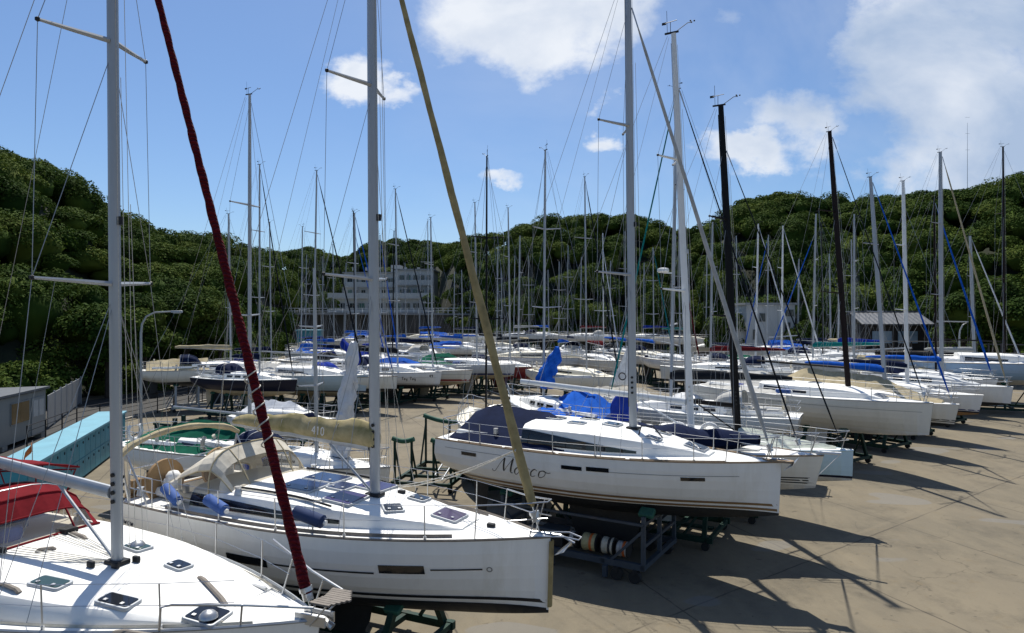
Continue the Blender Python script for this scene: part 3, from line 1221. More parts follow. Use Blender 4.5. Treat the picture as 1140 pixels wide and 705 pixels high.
# ------------------------------------------------------------------ the yard: ground, road, buildings
def ground_material():
    m = bpy.data.materials.new('worn_concrete')
    m.use_nodes = True
    nt = m.node_tree
    N, Lk = nt.nodes, nt.links
    b = N['Principled BSDF']
    b.inputs['Roughness'].default_value = 0.85
    b.inputs['Specular IOR Level'].default_value = 0.25
    tc = N.new('ShaderNodeTexCoord')

    def noise(scale, det, rough=.6, dist=0.0, rot=None, sc=None, off=None):
        src = tc.outputs['Object']
        mp = N.new('ShaderNodeMapping')
        if rot is not None:
            mp.inputs['Rotation'].default_value = (0, 0, rot)
        if sc:
            mp.inputs['Scale'].default_value = sc
        if off:
            mp.inputs['Location'].default_value = off
        Lk.new(src, mp.inputs[0])
        n = N.new('ShaderNodeTexNoise')
        n.inputs['Scale'].default_value = scale
        n.inputs['Detail'].default_value = det
        n.inputs['Roughness'].default_value = rough
        n.inputs['Distortion'].default_value = dist
        Lk.new(mp.outputs[0], n.inputs['Vector'])
        return n.outputs['Fac']

    def mp(v, a, b_, c=0.0, d=1.0):
        r = N.new('ShaderNodeMapRange')
        r.inputs['From Min'].default_value = a
        r.inputs['From Max'].default_value = b_
        r.inputs['To Min'].default_value = c
        r.inputs['To Max'].default_value = d
        Lk.new(v, r.inputs['Value'])
        return r.outputs[0]

    def mix(f, a, b_, mode='MIX'):
        x = N.new('ShaderNodeMix')
        x.data_type = 'RGBA'
        x.blend_type = mode
        if isinstance(f, float):
            x.inputs['Factor'].default_value = f
        else:
            Lk.new(f, x.inputs['Factor'])
        for s_, v in (('A', a), ('B', b_)):
            if isinstance(v, tuple):
                x.inputs[s_].default_value = v
            else:
                Lk.new(v, x.inputs[s_])
        return x.outputs['Result']
    base = mix(mp(noise(.22, 7, .65), .35, .65), (.166, .140, .097, 1), (.108, .095, .069, 1))
    base = mix(mp(noise(.8, 8, .7, .6, R(20), (1, .3, 1)), .42, .70, 0, .8), base, (.19, .16, .108, 1))
    base = mix(mp(noise(.45, 9, .75, 0, None, None, (9, 4, 0)), .50, .66, 0, .8), base, (.078, .068, .050, 1))
    base = mix(mp(noise(1.6, 8, .8, .2, None, None, (2, 14, 0)), .56, .66, 0, .6), base, (.15, .115, .065, 1))
    base = mix(mp(noise(26, 5, .8), .3, .7, 0, .32), base, (.22, .19, .14, 1))
    base = mix(mp(noise(60, 3, .8), .52, .66, 0, .3), base, (.09, .08, .065, 1))
    # slab joints: thin dark lines on a skewed 5.5 x 4.2 m lattice, partly sealed
    sep = N.new('ShaderNodeSeparateXYZ')
    Lk.new(tc.outputs['Object'], sep.inputs[0])

    def M(op, a, b_=None):
        n = N.new('ShaderNodeMath')
        n.operation = op
        for i, v in enumerate((a, b_)):
            if v is None:
                continue
            if isinstance(v, (int, float)):
                n.inputs[i].default_value = v
            else:
                Lk.new(v, n.inputs[i])
        return n.outputs[0]
    wob = M('MULTIPLY', M('SUBTRACT', noise(1.3, 4), .5), .10)
    for (ax, ay, per, ph, wd, colr, amt) in ((.941, .338, 5.2, 1.35, .030, (.055, .046, .036, 1), .8), (-.60, .80, 7.2, 4.15, .034, (.055, .046, .036, 1), .85),
                                             (-.60, .80, 7.2, 3.80, .10, (.20, .17, .12, 1), .22), (.941, .338, 5.2, .95, .14, (.19, .165, .115, 1), .2)):
        d = M('ADD', M('ADD', M('MULTIPLY', sep.outputs[0], ax), M('MULTIPLY', sep.outputs[1], ay)), wob)
        q = M('PINGPONG', M('ADD', d, ph), per / 2)
        line = mp(q, wd * .4, wd, amt, 0.0)
        base = mix(M('MULTIPLY', line, mp(noise(.5, 3, .6), .3, .5, .25, 1)), base, colr)
    base = mix(mp(noise(2.1, 3, .55, .4, None, None, (17, 5, 0)), .66, .72, 0, .55), base, (.055, .047, .036, 1))
    base = mix(mp(noise(7.0, 2, .5, 0, None, None, (2, 25, 0)), .70, .74, 0, .6), base, (.05, .044, .035, 1))
    vo = N.new('ShaderNodeTexVoronoi')
    vo.feature = 'DISTANCE_TO_EDGE'
    vo.inputs['Scale'].default_value = .17
    av = N.new('ShaderNodeMix')
    av.data_type = 'VECTOR'
    av.inputs['Factor'].default_value = .28
    nv = N.new('ShaderNodeTexNoise')
    nv.inputs['Scale'].default_value = .9
    nv.inputs['Detail'].default_value = 6
    Lk.new(tc.outputs['Object'], nv.inputs['Vector'])
    sc_ = N.new('ShaderNodeVectorMath')
    sc_.operation = 'MULTIPLY_ADD'
    Lk.new(nv.outputs['Color'], sc_.inputs[0])
    sc_.inputs[1].default_value = (1.3, 1.3, 0)
    Lk.new(tc.outputs['Object'], sc_.inputs[2])
    Lk.new(sc_.outputs[0], vo.inputs['Vector'])
    crack = mp(vo.outputs['Distance'], .0008, .0032, .42, 0)
    base = mix(M('MULTIPLY', crack, mp(noise(.16, 3, .6, 0, None, None, (40, 3, 0)), .52, .62, 0, 1)), base, (.045, .038, .028, 1))
    # grey patched repairs
    base = mix(M('MULTIPLY', mp(noise(.35, 1.5, .4, 0, R(-20), (1, 1.6, 1), (31, 8, 0)), .66, .675), .45), base, (.17, .17, .165, 1))
    Lk.new(base, b.inputs['Base Color'])
    bp = N.new('ShaderNodeBump')
    bp.inputs['Strength'].default_value = .35
    bp.inputs['Distance'].default_value = .02
    Lk.new(noise(35, 5, .75), bp.inputs['Height'])
    Lk.new(bp.outputs[0], b.inputs['Normal'])
    return m


g = MB()
g.add([(-900, -300, 0), (900, -300, 0), (900, 1500, 0), (-900, 1500, 0)], [(0, 1, 2, 3)])
struct('ground', g, ground_material(), smooth=False)

ASPHALT = mat('old_asphalt', (0.034, 0.033, 0.031), rough=.9, var=.35, scale=1.5, bump=.4, bscale=60, stain=(.06, .056, .05), stain_amt=.6)  # dark asphalt, toned down further: shade over the road is in this colour
g = MB()
rd = [(-20.2, 20), (-24.3, 33.5), (-26.0, 40), (-25, 54), (-23, 66), (-26, 90)]
rows = []
for (x, y) in rd:
    rows.append([(x - 9.5, y + .0, .004), (x, y, .004)])
g.grid(rows, 0, flip=True)
struct('road', g, ASPHALT, smooth=False)
g = MB()
for (x, y), (x1, y1) in zip(rd, rd[1:]):
    g.bar((x + .16, y, .06), (x1 + .16, y1, .06), .22, .13)
struct('kerb', g, mat('pale_concrete_kerb', (.36, .34, .30), rough=.9, var=.3), smooth=False)

# turquoise locker row
dirL = Vector((-4.2, 13.0, 0)).normalized()
ang = math.atan2(dirL.y, dirL.x)
LEN = 13.9
TURQ = mat('turquoise_paint', (.035, .28, .37), rough=.5, var=.15, scale=2.5, stain=(.10, .30, .36), stain_amt=.6)
TURQ_SUNLIT = mat('sunlit_turquoise_paint', (.13, .34, .43), rough=.55, var=.15, scale=1.2, stain=(.25, .48, .52), stain_amt=.5)  # roof turquoise made paler: sunlight on the tops is put into the colour
TURQ_D = mat('turquoise_door_paint', (.03, .25, .33), rough=.5, var=.2, scale=3)
HOLE_SHADE = mat('painted_hole_shade', (.012, .014, .015), rough=.9)  # flat dark discs for the vent holes; their inner shade is colour
lk = thing('locker_row', 'long turquoise row of lockers beside the dark road at left', 'lockers', (-16.0, 22.6, 0), ang)
b = MB()
b.box((LEN / 2, .62, .92), (LEN, 1.16, 1.68))
b.build('body', TURQ, lk, smooth=False)
b = MB()
b.box((LEN / 2, .60, 1.805), (LEN + .12, 1.34, .09))
b.build('roof', TURQ_SUNLIT, lk, smooth=False)
nd = 17
for i in range(nd):
    for j in (0, 1):
        d = MB()
        x = (i + .5) * LEN / nd
        z = .5 + j * .82
        d.box((x, .03, z), (LEN / nd - .035, .03, .785), 0)
        o = d.build('locker_door', TURQ_D if (i * 7 + j) % 5 else TURQ, lk, smooth=False)
        h = MB()
        h.disc((x + .12, .008, z + .22), .055, 10, (0, 1, 0), .02)
        h.build('vent_hole', HOLE_SHADE, o, smooth=False)

# small prefab office on the left
def office():
    o = thing('prefab_office', 'low grey prefab office hut beside the road under the left hill', 'office hut', (WX(53, 38.9), 38.9, 0), math.atan2(5.1, -1.1) + math.pi)
    GREYW = mat('shaded_grey_cladding', (.20, .225, .23), rough=.55, var=.12, scale=1.5, streak=True)  # wall grey darkened: the shade lying on the hut is put into the colour
    # local +x runs towards the viewer along the long front, local -y is the wall we see
    b = MB()
    b.box((4.5, -2.4, 1.45), (9.0, 4.6, 2.4))
    b.build('wall', GREYW, o, smooth=False)
    b = MB()
    b.box((4.5, -2.4, 2.72), (9.3, 4.95, .12), M=Matrix.Rotation(R(1.2), 3, 'X'))
    b.build('roof', mat('dark_sheet_roof', (.10, .115, .13), rough=.5, var=.3, scale=3), o, smooth=False)
    for x, w in ((3.0, 1.9), (6.6, 1.9)):
        b = MB()
        b.box((x, -.085, 1.75), (w + .1, .05, 1.15))
        wn = b.build('window', GREYW, o, smooth=False)
        b = MB()
        b.box((x - w / 4, -.062, 1.75), (w / 2 - .04, .04, 1.05))
        b.box((x + w / 4, -.058, 1.75), (w / 2 - .04, .04, 1.05))
        b.build('pane', mat('amber_blind', (.20, .135, .06), rough=.2), wn, smooth=False)  # panes in one plain amber colour
    b = MB()
    b.box((1.0, -.08, 1.3), (1.5, .06, 2.05))
    d = b.build('door', mat('grey_door', (.24, .27, .28), rough=.4), o, smooth=False)
    b = MB()
    for x in (.66, 1.34):
        b.box((x, -.045, 1.75), (.56, .03, .9))
    b.build('pane', mat('frosted_pane', (.42, .45, .46), rough=.25), d, smooth=False)
    for x in (.3, 4.5, 8.6):
        b = MB()
        b.box((x, -.3, .12), (.5, .4, .24))
        b.build('footing', mat('pale_concrete_kerb', (.36, .34, .30)), o, smooth=False)


office()
# grey panel screen beyond the office
pf = thing('panel_fence', 'grey panel fence continuing beyond the prefab office', 'fence', (0, 0, 0))
A, B_ = Vector((WX(53, 41), 41, 0)), Vector((WX(90, 53), 53, 0))
for i in range(6):
    a, c = lerp(A, B_, i / 6), lerp(A, B_, (i + 1) / 6)
    b = MB()
    b.bar(a + Vector((0, 0, 1.1)), lerp(a, c, .97) + Vector((0, 0, 1.1)), .05, 1.9)
    b.build('panel', mat('grey_screen_panel', (.20, .215, .23), rough=.6, var=.15, streak=True), pf, smooth=False)
    b = MB()
    b.bar(c, c + Vector((0, 0, 2.15)), .08)
    b.build('post', LAMP_GREY, pf, smooth=False)

# dark post-and-wire fence along the road edge
rf = thing('road_fence', 'dark post and mesh fence along the edge of the road', 'fence', (0, 0, 0))
pts = []
for (x, y), (x1, y1) in zip(rd[1:], rd[2:]):
    n = int(math.hypot(x1 - x, y1 - y) / 2)
    for i in range(n):
        pts.append(Vector((lerp(x, x1, i / n) + .5, lerp(y, y1, i / n), 0)))
for p in pts:
    b = MB()
    b.tube([p, p + Vector((0, 0, 1.45))], .035, 6)
    b.build('post', IRON_DARK, rf)
b = MB()
for z in (.25, .55, .85, 1.15, 1.42):
    b.tube([p + Vector((0, 0, z)) for p in pts], .018 if z < 1.4 else .03, 5)
b.build('rail', IRON_DARK, rf)


def lamp(label, x, y, h, reach, ang_, sz=1.0, zb=0.0):
    o = thing('street_lamp', label, 'street lamp', (x, y, zb), ang_)
    b = MB()
    path = [(0, 0, 0), (0, 0, h - 1.3), (.06, 0, h - .75), (.3, 0, h - .3), (.75, 0, h - .06), (reach, 0, h)]
    b.tube(path, [.085, .07, .06, .055, .05, .045], 9)
    b.tube([(0, 0, 0), (0, 0, .5)], .11, 9)
    b.build('pole', LAMP_GREY, o)
    b = MB()
    b.rbox((reach + .3, 0, h - .01), (.65, .26, .13), .1)
    b.build('lamp_head', LAMP_GREY, o)
    b = MB()
    b.rbox((reach + .32, 0, h - .085), (.45, .2, .05), .06)
    b.build('lens', mat('lamp_lens', (.6, .6, .55), rough=.3), o)


lamp('curved grey street lamp beside the road, left of the navy hull', WX(157, 40.4), 40.4, 7.1, 1.7, R(8))
lamp('curved grey street lamp near the dark timber house at right', WX(1068, 58), 58, 6.4, -2.0, 0)
lamp('small curved lamp in front of the retaining wall', WX(383, 118), 118, 8.0, -2.5, 0)

# ------------------------------------------------------------------ buildings at the foot of the hills
PLASTER = mat('pale_grey_plaster', (.46, .47, .46), rough=.8, var=.2, scale=.6, stain=(.22, .22, .21), stain_amt=.6, streak=True)
PLASTER2 = mat('grey_plaster', (.27, .28, .28), rough=.8, var=.2, scale=.6, streak=True)
WINDARK = mat('apartment_window_glass', (.03, .04, .045), rough=.1)
WINGREEN = mat('apartment_window_green', (.08, .16, .13), rough=.2)
STONE = mat('dark_retaining_stone', (.085, .078, .068), rough=.9, var=.5, scale=1.2, bump=.5, bscale=6, stain=(.04, .055, .03), stain_amt=.7, streak=True)


def box_part(name, m, parent, c, s, bevel=None):
    b = MB()
    b.box(c, s)
    return b.build(name, m, parent, smooth=False)


def apartment():
    D = 150.0
    o = thing('apartment_block', 'pale terraced apartment block above the stone retaining wall', 'apartment block', (WX(420, D), D, 0))
    z0 = 7.6
    X = lambda px: WX(px, D) - WX(420, D)
    Z = lambda py: WZ(py, D)
    # lower storey, wide
    xl, xr = X(364), X(480)
    box_part('wall', PLASTER, o, ((xl + xr) / 2, 5, (z0 + Z(331)) / 2), (xr - xl, 10, Z(331) - z0))
    box_part('wall', PLASTER, o, ((X(379) + X(443)) / 2, 7.6, (Z(331) + Z(303)) / 2), (X(443) - X(379), 9, Z(303) - Z(331)))
    box_part('wall', PLASTER, o, ((X(438) + X(481)) / 2, 7.0, (Z(331) + Z(300)) / 2), (X(481) - X(438), 10, Z(300) - Z(331)))
    box_part('roof', PLASTER2, o, ((X(379) + X(443)) / 2, 7.6, Z(303) + .15), (X(443) - X(379) + .6, 9.6, .3))
    box_part('roof', PLASTER2, o, ((X(438) + X(481)) / 2, 7.0, Z(300) + .17), (X(481) - X(438) + .6, 10.6, .34))
    box_part('stair_tower', PLASTER, o, (X(434), 9.5, Z(299) + .6), (2.2, 4, 1.6))
    for (pa, pb, ya, yfront) in ((366, 482, 331, -.9), (381, 441, 318, 2.4), (439, 481, 316, 1.2), (439, 481, 331, 1.3), (366, 482, 349, -1.0)):
        c = ((X(pa) + X(pb)) / 2, yfront + .45, Z(ya) - .1)
        bl = box_part('balcony', PLASTER, o, c, (X(pb) - X(pa), 1.3, .22))
        mb = MB()
        mb.box((c[0], yfront - .12, c[2] + .62), (X(pb) - X(pa) - .1, .08, .95))
        mb.build('railing', mat('balcony_panel', (.40, .42, .42), rough=.6), bl, smooth=False)
        n = int((X(pb) - X(pa)) / 3.4) + 1
        for i in range(1, n):
            x = X(pa) + (X(pb) - X(pa)) * i / n
            box_part('balcony_divider', PLASTER2, o, (x, yfront + .55, c[2] + 1.35), (.12, 1.0, 2.2))
    k = 0
    for (pa, pb, ya, yf, n, h) in ((367, 479, 341, -.03, 11, 1.9), (382, 436, 325.5, 3.07, 7, 1.8), (382, 436, 312, 3.07, 7, 1.7), (442, 480, 325, 1.97, 5, 1.8), (442, 480, 309, 1.97, 5, 1.8)):
        for i in range(n):
            x = lerp(X(pa), X(pb), (i + .5) / n)
            w = (X(pb) - X(pa)) / n * (.62 if (k * 5) % 3 else .8)
            k += 1
            wn = box_part('window', mat('window_frame_grey', (.42, .43, .42), rough=.5), o, (x, yf - .03, Z(ya) - .1), (w, .1, h))
            for s_ in (-1, 1):
                box_part('pane', WINGREEN if k % 4 == 0 else WINDARK, wn, (x + s_ * w * .24, yf - .09, Z(ya) - .1), (w * .43, .06, h * .88))
    # terrace in front with a pale parapet
    box_part('terrace', PLASTER2, o, (X(418), -6.2, z0 - .2), (X(500) - X(340), 10, .4))
    for i in range(7):
        x = lerp(X(366), X(480), i / 6)
        box_part('roof_vent', LAMP_GREY, o, (x * .8 + 1.5, 8, Z(300) + .75), (.6, .6, .7))


apartment()
w = thing('retaining_wall', 'tall dark stone retaining wall below the apartment block', 'retaining wall', (0, 0, 0))
b = MB()
xs = [WX(p, 138) for p in (300, 340, 400, 460, 505, 560)]
rows = [[(x, 138 + (2.5 * math.sin(i)), -.2), (x, 138.6 + (2.5 * math.sin(i)), 7.1)] for i, x in enumerate(xs)]
b.grid(rows)
b.grid([[(x, 138.6 + 2.5 * math.sin(i), 7.1), (x, 141.5 + 2.5 * math.sin(i), 7.15)] for i, x in enumerate(xs)])
b.build('wall', STONE, w, smooth=False)
b = MB()
for i in range(len(xs) - 1):
    b.bar((xs[i], 138.5 + 2.5 * math.sin(i), 7.25), (xs[i + 1], 138.5 + 2.5 * math.sin(i + 1), 7.25), .5, .3)
b.build('coping', PLASTER2, w, smooth=False)
rl = thing('terrace_railing', 'long white railing along the top of the retaining wall', 'railing', (0, 0, 0))
for i in range(len(xs) - 1):
    for q in range(8):
        p = lerp(Vector((xs[i], 138.5 + 2.5 * math.sin(i), 7.4)), Vector((xs[i + 1], 138.5 + 2.5 * math.sin(i + 1), 7.4)), q / 8)
        b = MB()
        b.bar(p, p + Vector((0, 0, 1.1)), .09)
        b.build('post', ALUWHITE, rl, smooth=False)
    b = MB()
    for z in (7.95, 8.5):
        b.bar((xs[i], 138.5 + 2.5 * math.sin(i), z), (xs[i + 1], 138.5 + 2.5 * math.sin(i + 1), z), .08)
    b.build('rail', ALUWHITE, rl, smooth=False)


def concrete_house():
    D = 82.0
    o = thing('concrete_building', 'plain pale concrete building with few openings behind the blue tarped boat', 'building', (WX(858, D), D, 0))
    X = lambda px: WX(px, D) - WX(858, D)
    Z = lambda py: WZ(py, D)
    box_part('wall', PLASTER, o, (0, 4, Z(339) / 2), (X(886) - X(832), 8, Z(339)))
    box_part('roof', PLASTER2, o, (0, 4, Z(339) + .12), (X(886) - X(832) + .5, 8.5, .26))
    for (pa, pb, ya, yb) in ((845, 852, 348, 358), (873, 884, 344, 352), (873, 880, 358, 372), (838, 841, 366, 378)):
        wn = box_part('window', PLASTER2, o, ((X(pa) + X(pb)) / 2, -.03, (Z(ya) + Z(yb)) / 2), (X(pb) - X(pa), .1, Z(ya) - Z(yb)))
        box_part('pane', WINDARK, wn, ((X(pa) + X(pb)) / 2, -.085, (Z(ya) + Z(yb)) / 2), ((X(pb) - X(pa)) * .85, .05, (Z(ya) - Z(yb)) * .88))
    box_part('stair', PLASTER, o, (X(832) - .6, 3, Z(362) / 2), (1.4, 5, Z(362)))
    for i in range(3):
        mb = MB()
        mb.bar((X(842 + 12 * i), -.02, .1), (X(842 + 12 * i), -.02, Z(340)), .03)
        mb.build('panel_joint', PLASTER2, o, smooth=False)


concrete_house()


def timber_house():
    D = 74.0
    o = thing('timber_house', 'dark timber house with grey tiled roof on a raised platform at right', 'house', (WX(998, D), D, 0), R(-8))
    X = lambda px: WX(px, D) - WX(998, D)
    Z = lambda py: WZ(py, D)
    WOOD = mat('dark_weathered_boards', (.035, .028, .023), rough=.8, var=.5, scale=4, streak=True)
    ROOF = mat('grey_tiled_roof', (.095, .10, .108), rough=.5, var=.25, scale=6)
    zf = 3.2
    xl, xr = X(964), X(1032)
    box_part('wall', WOOD, o, ((xl + xr) / 2, 3.2, (zf + Z(362)) / 2), (xr - xl, 5.6, Z(362) - zf))
    b = MB()
    xa, xb = xl - .5, xr + .2
    e0, e1, r_ = Z(361), Z(361), Z(347.5)
    rows = []
    for x in [lerp(xa, xb, i / 30) for i in range(31)]:
        wv = .03 if int(round((x - xa) / (xb - xa) * 30)) % 2 else 0
        rows.append([(x, -.9, e0 + wv), (x + (0), 3.2, r_ + wv), (x, 7.3, e1 + wv)])
    b.grid(rows, 0, flip=True)
    ro = b.build('roof', ROOF, o, smooth=False, solid=.14)
    box_part('ridge_cap', ROOF, ro, ((xa + xb) / 2, 3.2, r_ + .12), (xb - xa + .1, .4, .16))
    for px in (978, 990, 1005, 1017):
        wn = box_part('window', WOOD, o, (X(px), .37, zf + 1.35), (1.0, .12, 1.5))
        box_part('pane', mat('pale_blue_pane', (.22, .32, .40), rough=.15), wn, (X(px), .29, zf + 1.35), (.82, .06, 1.3))
    box_part('platform', WOOD, o, ((xl + xr) / 2, .6, zf - .15), (xr - xl + 4, 9, .3))
    for i in range(7):
        x = lerp(xl - 1.8, xr + 1.8, i / 6)
        box_part('stilt', WOOD, o, (x, -3.2, (zf - .3) / 2), (.25, .25, zf - .3))
        box_part('rail_post', WOOD, o, (x, -3.7, zf + .5), (.1, .1, 1.0))
    box_part('handrail', mat('grey_handrail', (.2, .2, .19), rough=.8), o, ((xl + xr) / 2, -3.7, zf + 1.03), (xr - xl + 4, .12, .1))


timber_house()
tn = thing('boardwalk', 'raised timber boardwalk with posts at the foot of the right hill', 'boardwalk', (0, 0, 0))
b = MB()
b.bar((WX(1040, 72), 72, 3.0), (WX(1200, 66), 66, 3.0), 1.5, .2)
b.build('planks', mat('grey_boards', (.12, .11, .10), rough=.9, var=.3), tn, smooth=False)
for i in range(12):
    p = lerp(Vector((WX(1040, 72), 71.3, 0)), Vector((WX(1200, 66), 65.3, 0)), i / 11)
    b = MB()
    b.bar(p, p + Vector((0, 0, 4.1)), .16)
    b.build('post', mat('grey_boards', (.12, .11, .10)), tn, smooth=False)
b = MB()
b.bar((WX(1040, 72), 71.25, 4.0), (WX(1200, 66), 65.25, 4.0), .1, .1)
b.build('handrail', mat('grey_boards', (.12, .11, .10)), tn, smooth=False)
sh = thing('storage_shed', 'small turquoise shed by the grassy bank at the far left end', 'shed', (WX(342, 112), 112, 0))
box_part('wall', TURQ, sh, (0, 1.5, 2.2), (3.4, 3, 4.4))
box_part('roof', TURQ_SUNLIT, sh, (0, 1.5, 4.5), (3.8, 3.4, .2))
box_part('door', TURQ_D, sh, (.4, -.03, 1.1), (.9, .06, 2.1))


# ------------------------------------------------------------------ wooded hills
SKYLINE = [(-700, 60), (-300, 120), (0, 163), (30, 168), (80, 194), (115, 222), (135, 243), (160, 251), (235, 259), (262, 268), (300, 279), (330, 275),
           (350, 273), (372, 284), (390, 284), (412, 268), (440, 263), (480, 268), (500, 269), (522, 263), (560, 256), (600, 240), (640, 238),
           (685, 234), (700, 236), (740, 247), (760, 252), (776, 254), (800, 238), (830, 218), (870, 211), (900, 216), (940, 219), (1000, 214),
           (1040, 211), (1080, 204), (1120, 198), (1140, 191), (1300, 178), (1900, 150)]
FOOT = [(-700, 30), (-200, 38), (0, 47), (55, 52), (100, 58), (170, 64), (250, 74), (300, 112), (345, 158), (380, 168), (485, 168), (505, 132), (600, 116), (780, 112),
        (810, 96), (900, 92), (1000, 84), (1140, 78), (1300, 72), (1900, 60)]
DEPTH = [(-700, 45), (0, 30), (130, 38), (250, 46), (340, 44), (485, 44), (520, 34), (780, 34), (830, 42), (1140, 46), (1900, 45)]
CROWN = 2.4


def hill(px, k):
    """point of the hillside at azimuth px, k = 0 at the foot, 1 on the ridge"""
    Df = interp(FOOT, px)
    Dr = Df + interp(DEPTH, px)
    D = lerp(Df, Dr, k)
    zr = WZ(interp(SKYLINE, px), Dr) - CROWN
    if k <= 1:
        z = zr * (1 - (1 - max(k, 0)) ** 1.7)
    else:
        z = zr - (k - 1) * zr * .55
    return Vector((WX(px, D), D, z - .3))


def bank(px, k):
    p = hill(px, k)
    p.z -= 2.2 * min(1, k * 4) + .2
    p.y += 1.5
    return p


b = MB()
pxs = [-700 + 25 * i for i in range(105)]
b.grid([[bank(px, k) for k in (0, .1, .25, .4, .55, .7, .85, 1, 1.2, 1.6, 2.2)] for px in pxs], 0, flip=True)
struct('hillside', b, mat('dark_forest_floor', (.014, .022, .008), rough=1.0, var=.5, scale=.5))


def leaf_mat(name, c1, c2, c3):
    m = bpy.data.materials.new(name)
    m.use_nodes = True
    nt = m.node_tree
    N, Lk = nt.nodes, nt.links
    b = N['Principled BSDF']
    b.inputs['Roughness'].default_value = .8
    b.inputs['Specular IOR Level'].default_value = .04
    geo = N.new('ShaderNodeNewGeometry')
    tc = N.new('ShaderNodeTexCoord')
    nz = N.new('ShaderNodeTexNoise')
    nz.inputs['Scale'].default_value = .16
    nz.inputs['Detail'].default_value = 3
    Lk.new(tc.outputs['Object'], nz.inputs['Vector'])
    add = N.new('ShaderNodeMath')
    add.operation = 'MULTIPLY_ADD'
    Lk.new(geo.outputs['Random Per Island'], add.inputs[0])
    add.inputs[1].default_value = .42
    r0 = N.new('ShaderNodeMapRange')
    r0.inputs['From Min'].default_value = .35
    r0.inputs['From Max'].default_value = .65
    r0.inputs['To Max'].default_value = .62
    Lk.new(nz.outputs['Fac'], r0.inputs['Value'])
    Lk.new(r0.outputs[0], add.inputs[2])
    cr = N.new('ShaderNodeValToRGB')
    cr.color_ramp.elements[0].color = (*c1, 1)
    cr.color_ramp.elements[1].color = (*c3, 1)
    e = cr.color_ramp.elements.new(.5)
    e.color = (*c2, 1)
    Lk.new(add.outputs[0], cr.inputs['Fac'])
    Lk.new(cr.outputs[0], b.inputs['Base Color'])
    tl = N.new('ShaderNodeBsdfTranslucent')
    Lk.new(cr.outputs[0], tl.inputs['Color'])
    mx = N.new('ShaderNodeMixShader')
    mx.inputs[0].default_value = .15
    Lk.new(b.outputs[0], mx.inputs[1])
    Lk.new(tl.outputs[0], mx.inputs[2])
    Lk.new(mx.outputs[0], N['Material Output'].inputs['Surface'])
    return m


LEAF = leaf_mat('broadleaf_foliage', (.013, .033, .007), (.043, .076, .013), (.102, .132, .024))
LEAF2 = leaf_mat('bright_foliage', (.016, .036, .008), (.044, .074, .013), (.092, .115, .024))
BARK = mat('grey_bark', (.07, .055, .042), rough=.95, var=.4, scale=3)
RNG = np.random.default_rng(11)


def crown_quads(c, r, n, size, flat=.72, nl=7):
    """leaf clumps on the shells of several lobes: returns (n, 4, 3) vertices"""
    c = np.array(c, dtype=float)
    lob = RNG.normal(size=(nl, 3))
    lob /= np.linalg.norm(lob, axis=1)[:, None]
    lob[:, 2] = np.abs(lob[:, 2]) * .8 - .18
    lr = r * RNG.uniform(.42, .66, nl)
    lc = lob * (r * RNG.uniform(.45, .70, nl))[:, None]
    lc[0] = (0, 0, r * .25)
    lr[0] = r * .62
    idx = RNG.integers(0, nl, n)
    d = RNG.normal(size=(n, 3))
    d /= np.linalg.norm(d, axis=1)[:, None]
    low = d[:, 2] < -.25
    d[low, 2] *= -1
    rad = lr[idx] * RNG.uniform(.72, 1.06, n) ** .6
    off = d * rad[:, None]
    off[:, 2] *= flat
    p = c + lc[idx] * np.array([1, 1, flat]) + off
    nrm = d + RNG.normal(size=(n, 3)) * .55
    nrm[:, 2] += .45
    nrm /= np.linalg.norm(nrm, axis=1)[:, None]
    a = np.cross(nrm, RNG.normal(size=(n, 3)))
    a /= np.linalg.norm(a, axis=1)[:, None] + 1e-9
    bb = np.cross(nrm, a)
    s = (size * RNG.uniform(.6, 1.35, n))[:, None]
    q = np.stack([p + a * s, p + bb * s * .62 + a * s * .1, p - a * s, p - bb * s * .62 + a * s * .1], axis=1)
    return q


def core_faces(c, r, flat, k=6):
    vs, fs = [], []
    for i in range(k + 1):
        th = math.pi * i / k
        for j in range(8):
            ph = 2 * math.pi * j / 8
            rr = r * (.62 + .10 * math.sin(3 * ph + c[0]) + .06 * math.cos(5 * th + c[1]))
            vs.append((c[0] + rr * math.sin(th) * math.cos(ph), c[1] + rr * math.sin(th) * math.sin(ph), c[2] + rr * flat * math.cos(th)))
    for i in range(k):
        for j in range(8):
            fs.append((i * 8 + j, (i + 1) * 8 + j, (i + 1) * 8 + (j + 1) % 8, i * 8 + (j + 1) % 8))
    return vs, fs


def quads_object(name, quads, m, parent=None, extra=None):
    q = np.concatenate(quads)
    n = len(q)
    v = q.reshape(-1, 3)
    faces = np.arange(n * 4, dtype=np.int32)
    ev, ef = [], []
    if extra:
        for vs, fs in extra:
            o = len(v) + len(ev)
            ev.extend(vs)
            ef.extend([tuple(i + o for i in f) for f in fs])
    allv = np.concatenate([v, np.array(ev)]) if ev else v
    loops = np.concatenate([faces, np.array(ef, dtype=np.int32).reshape(-1)]) if ef else faces
    nf = n + len(ef)
    me = bpy.data.meshes.new(name)
    me.vertices.add(len(allv))
    me.vertices.foreach_set('co', allv.astype(np.float32).reshape(-1))
    me.loops.add(len(loops))
    me.loops.foreach_set('vertex_index', loops)
    me.polygons.add(nf)
    me.polygons.foreach_set('loop_start', np.arange(nf, dtype=np.int32) * 4)
    me.polygons.foreach_set('loop_total', np.full(nf, 4, dtype=np.int32))
    me.materials.append(m)
    me.update(calc_edges=True)
    me.validate()
    o = bpy.data.objects.new(name, me)
    COL.objects.link(o)
    if parent is not None:
        o.parent = parent
    return o


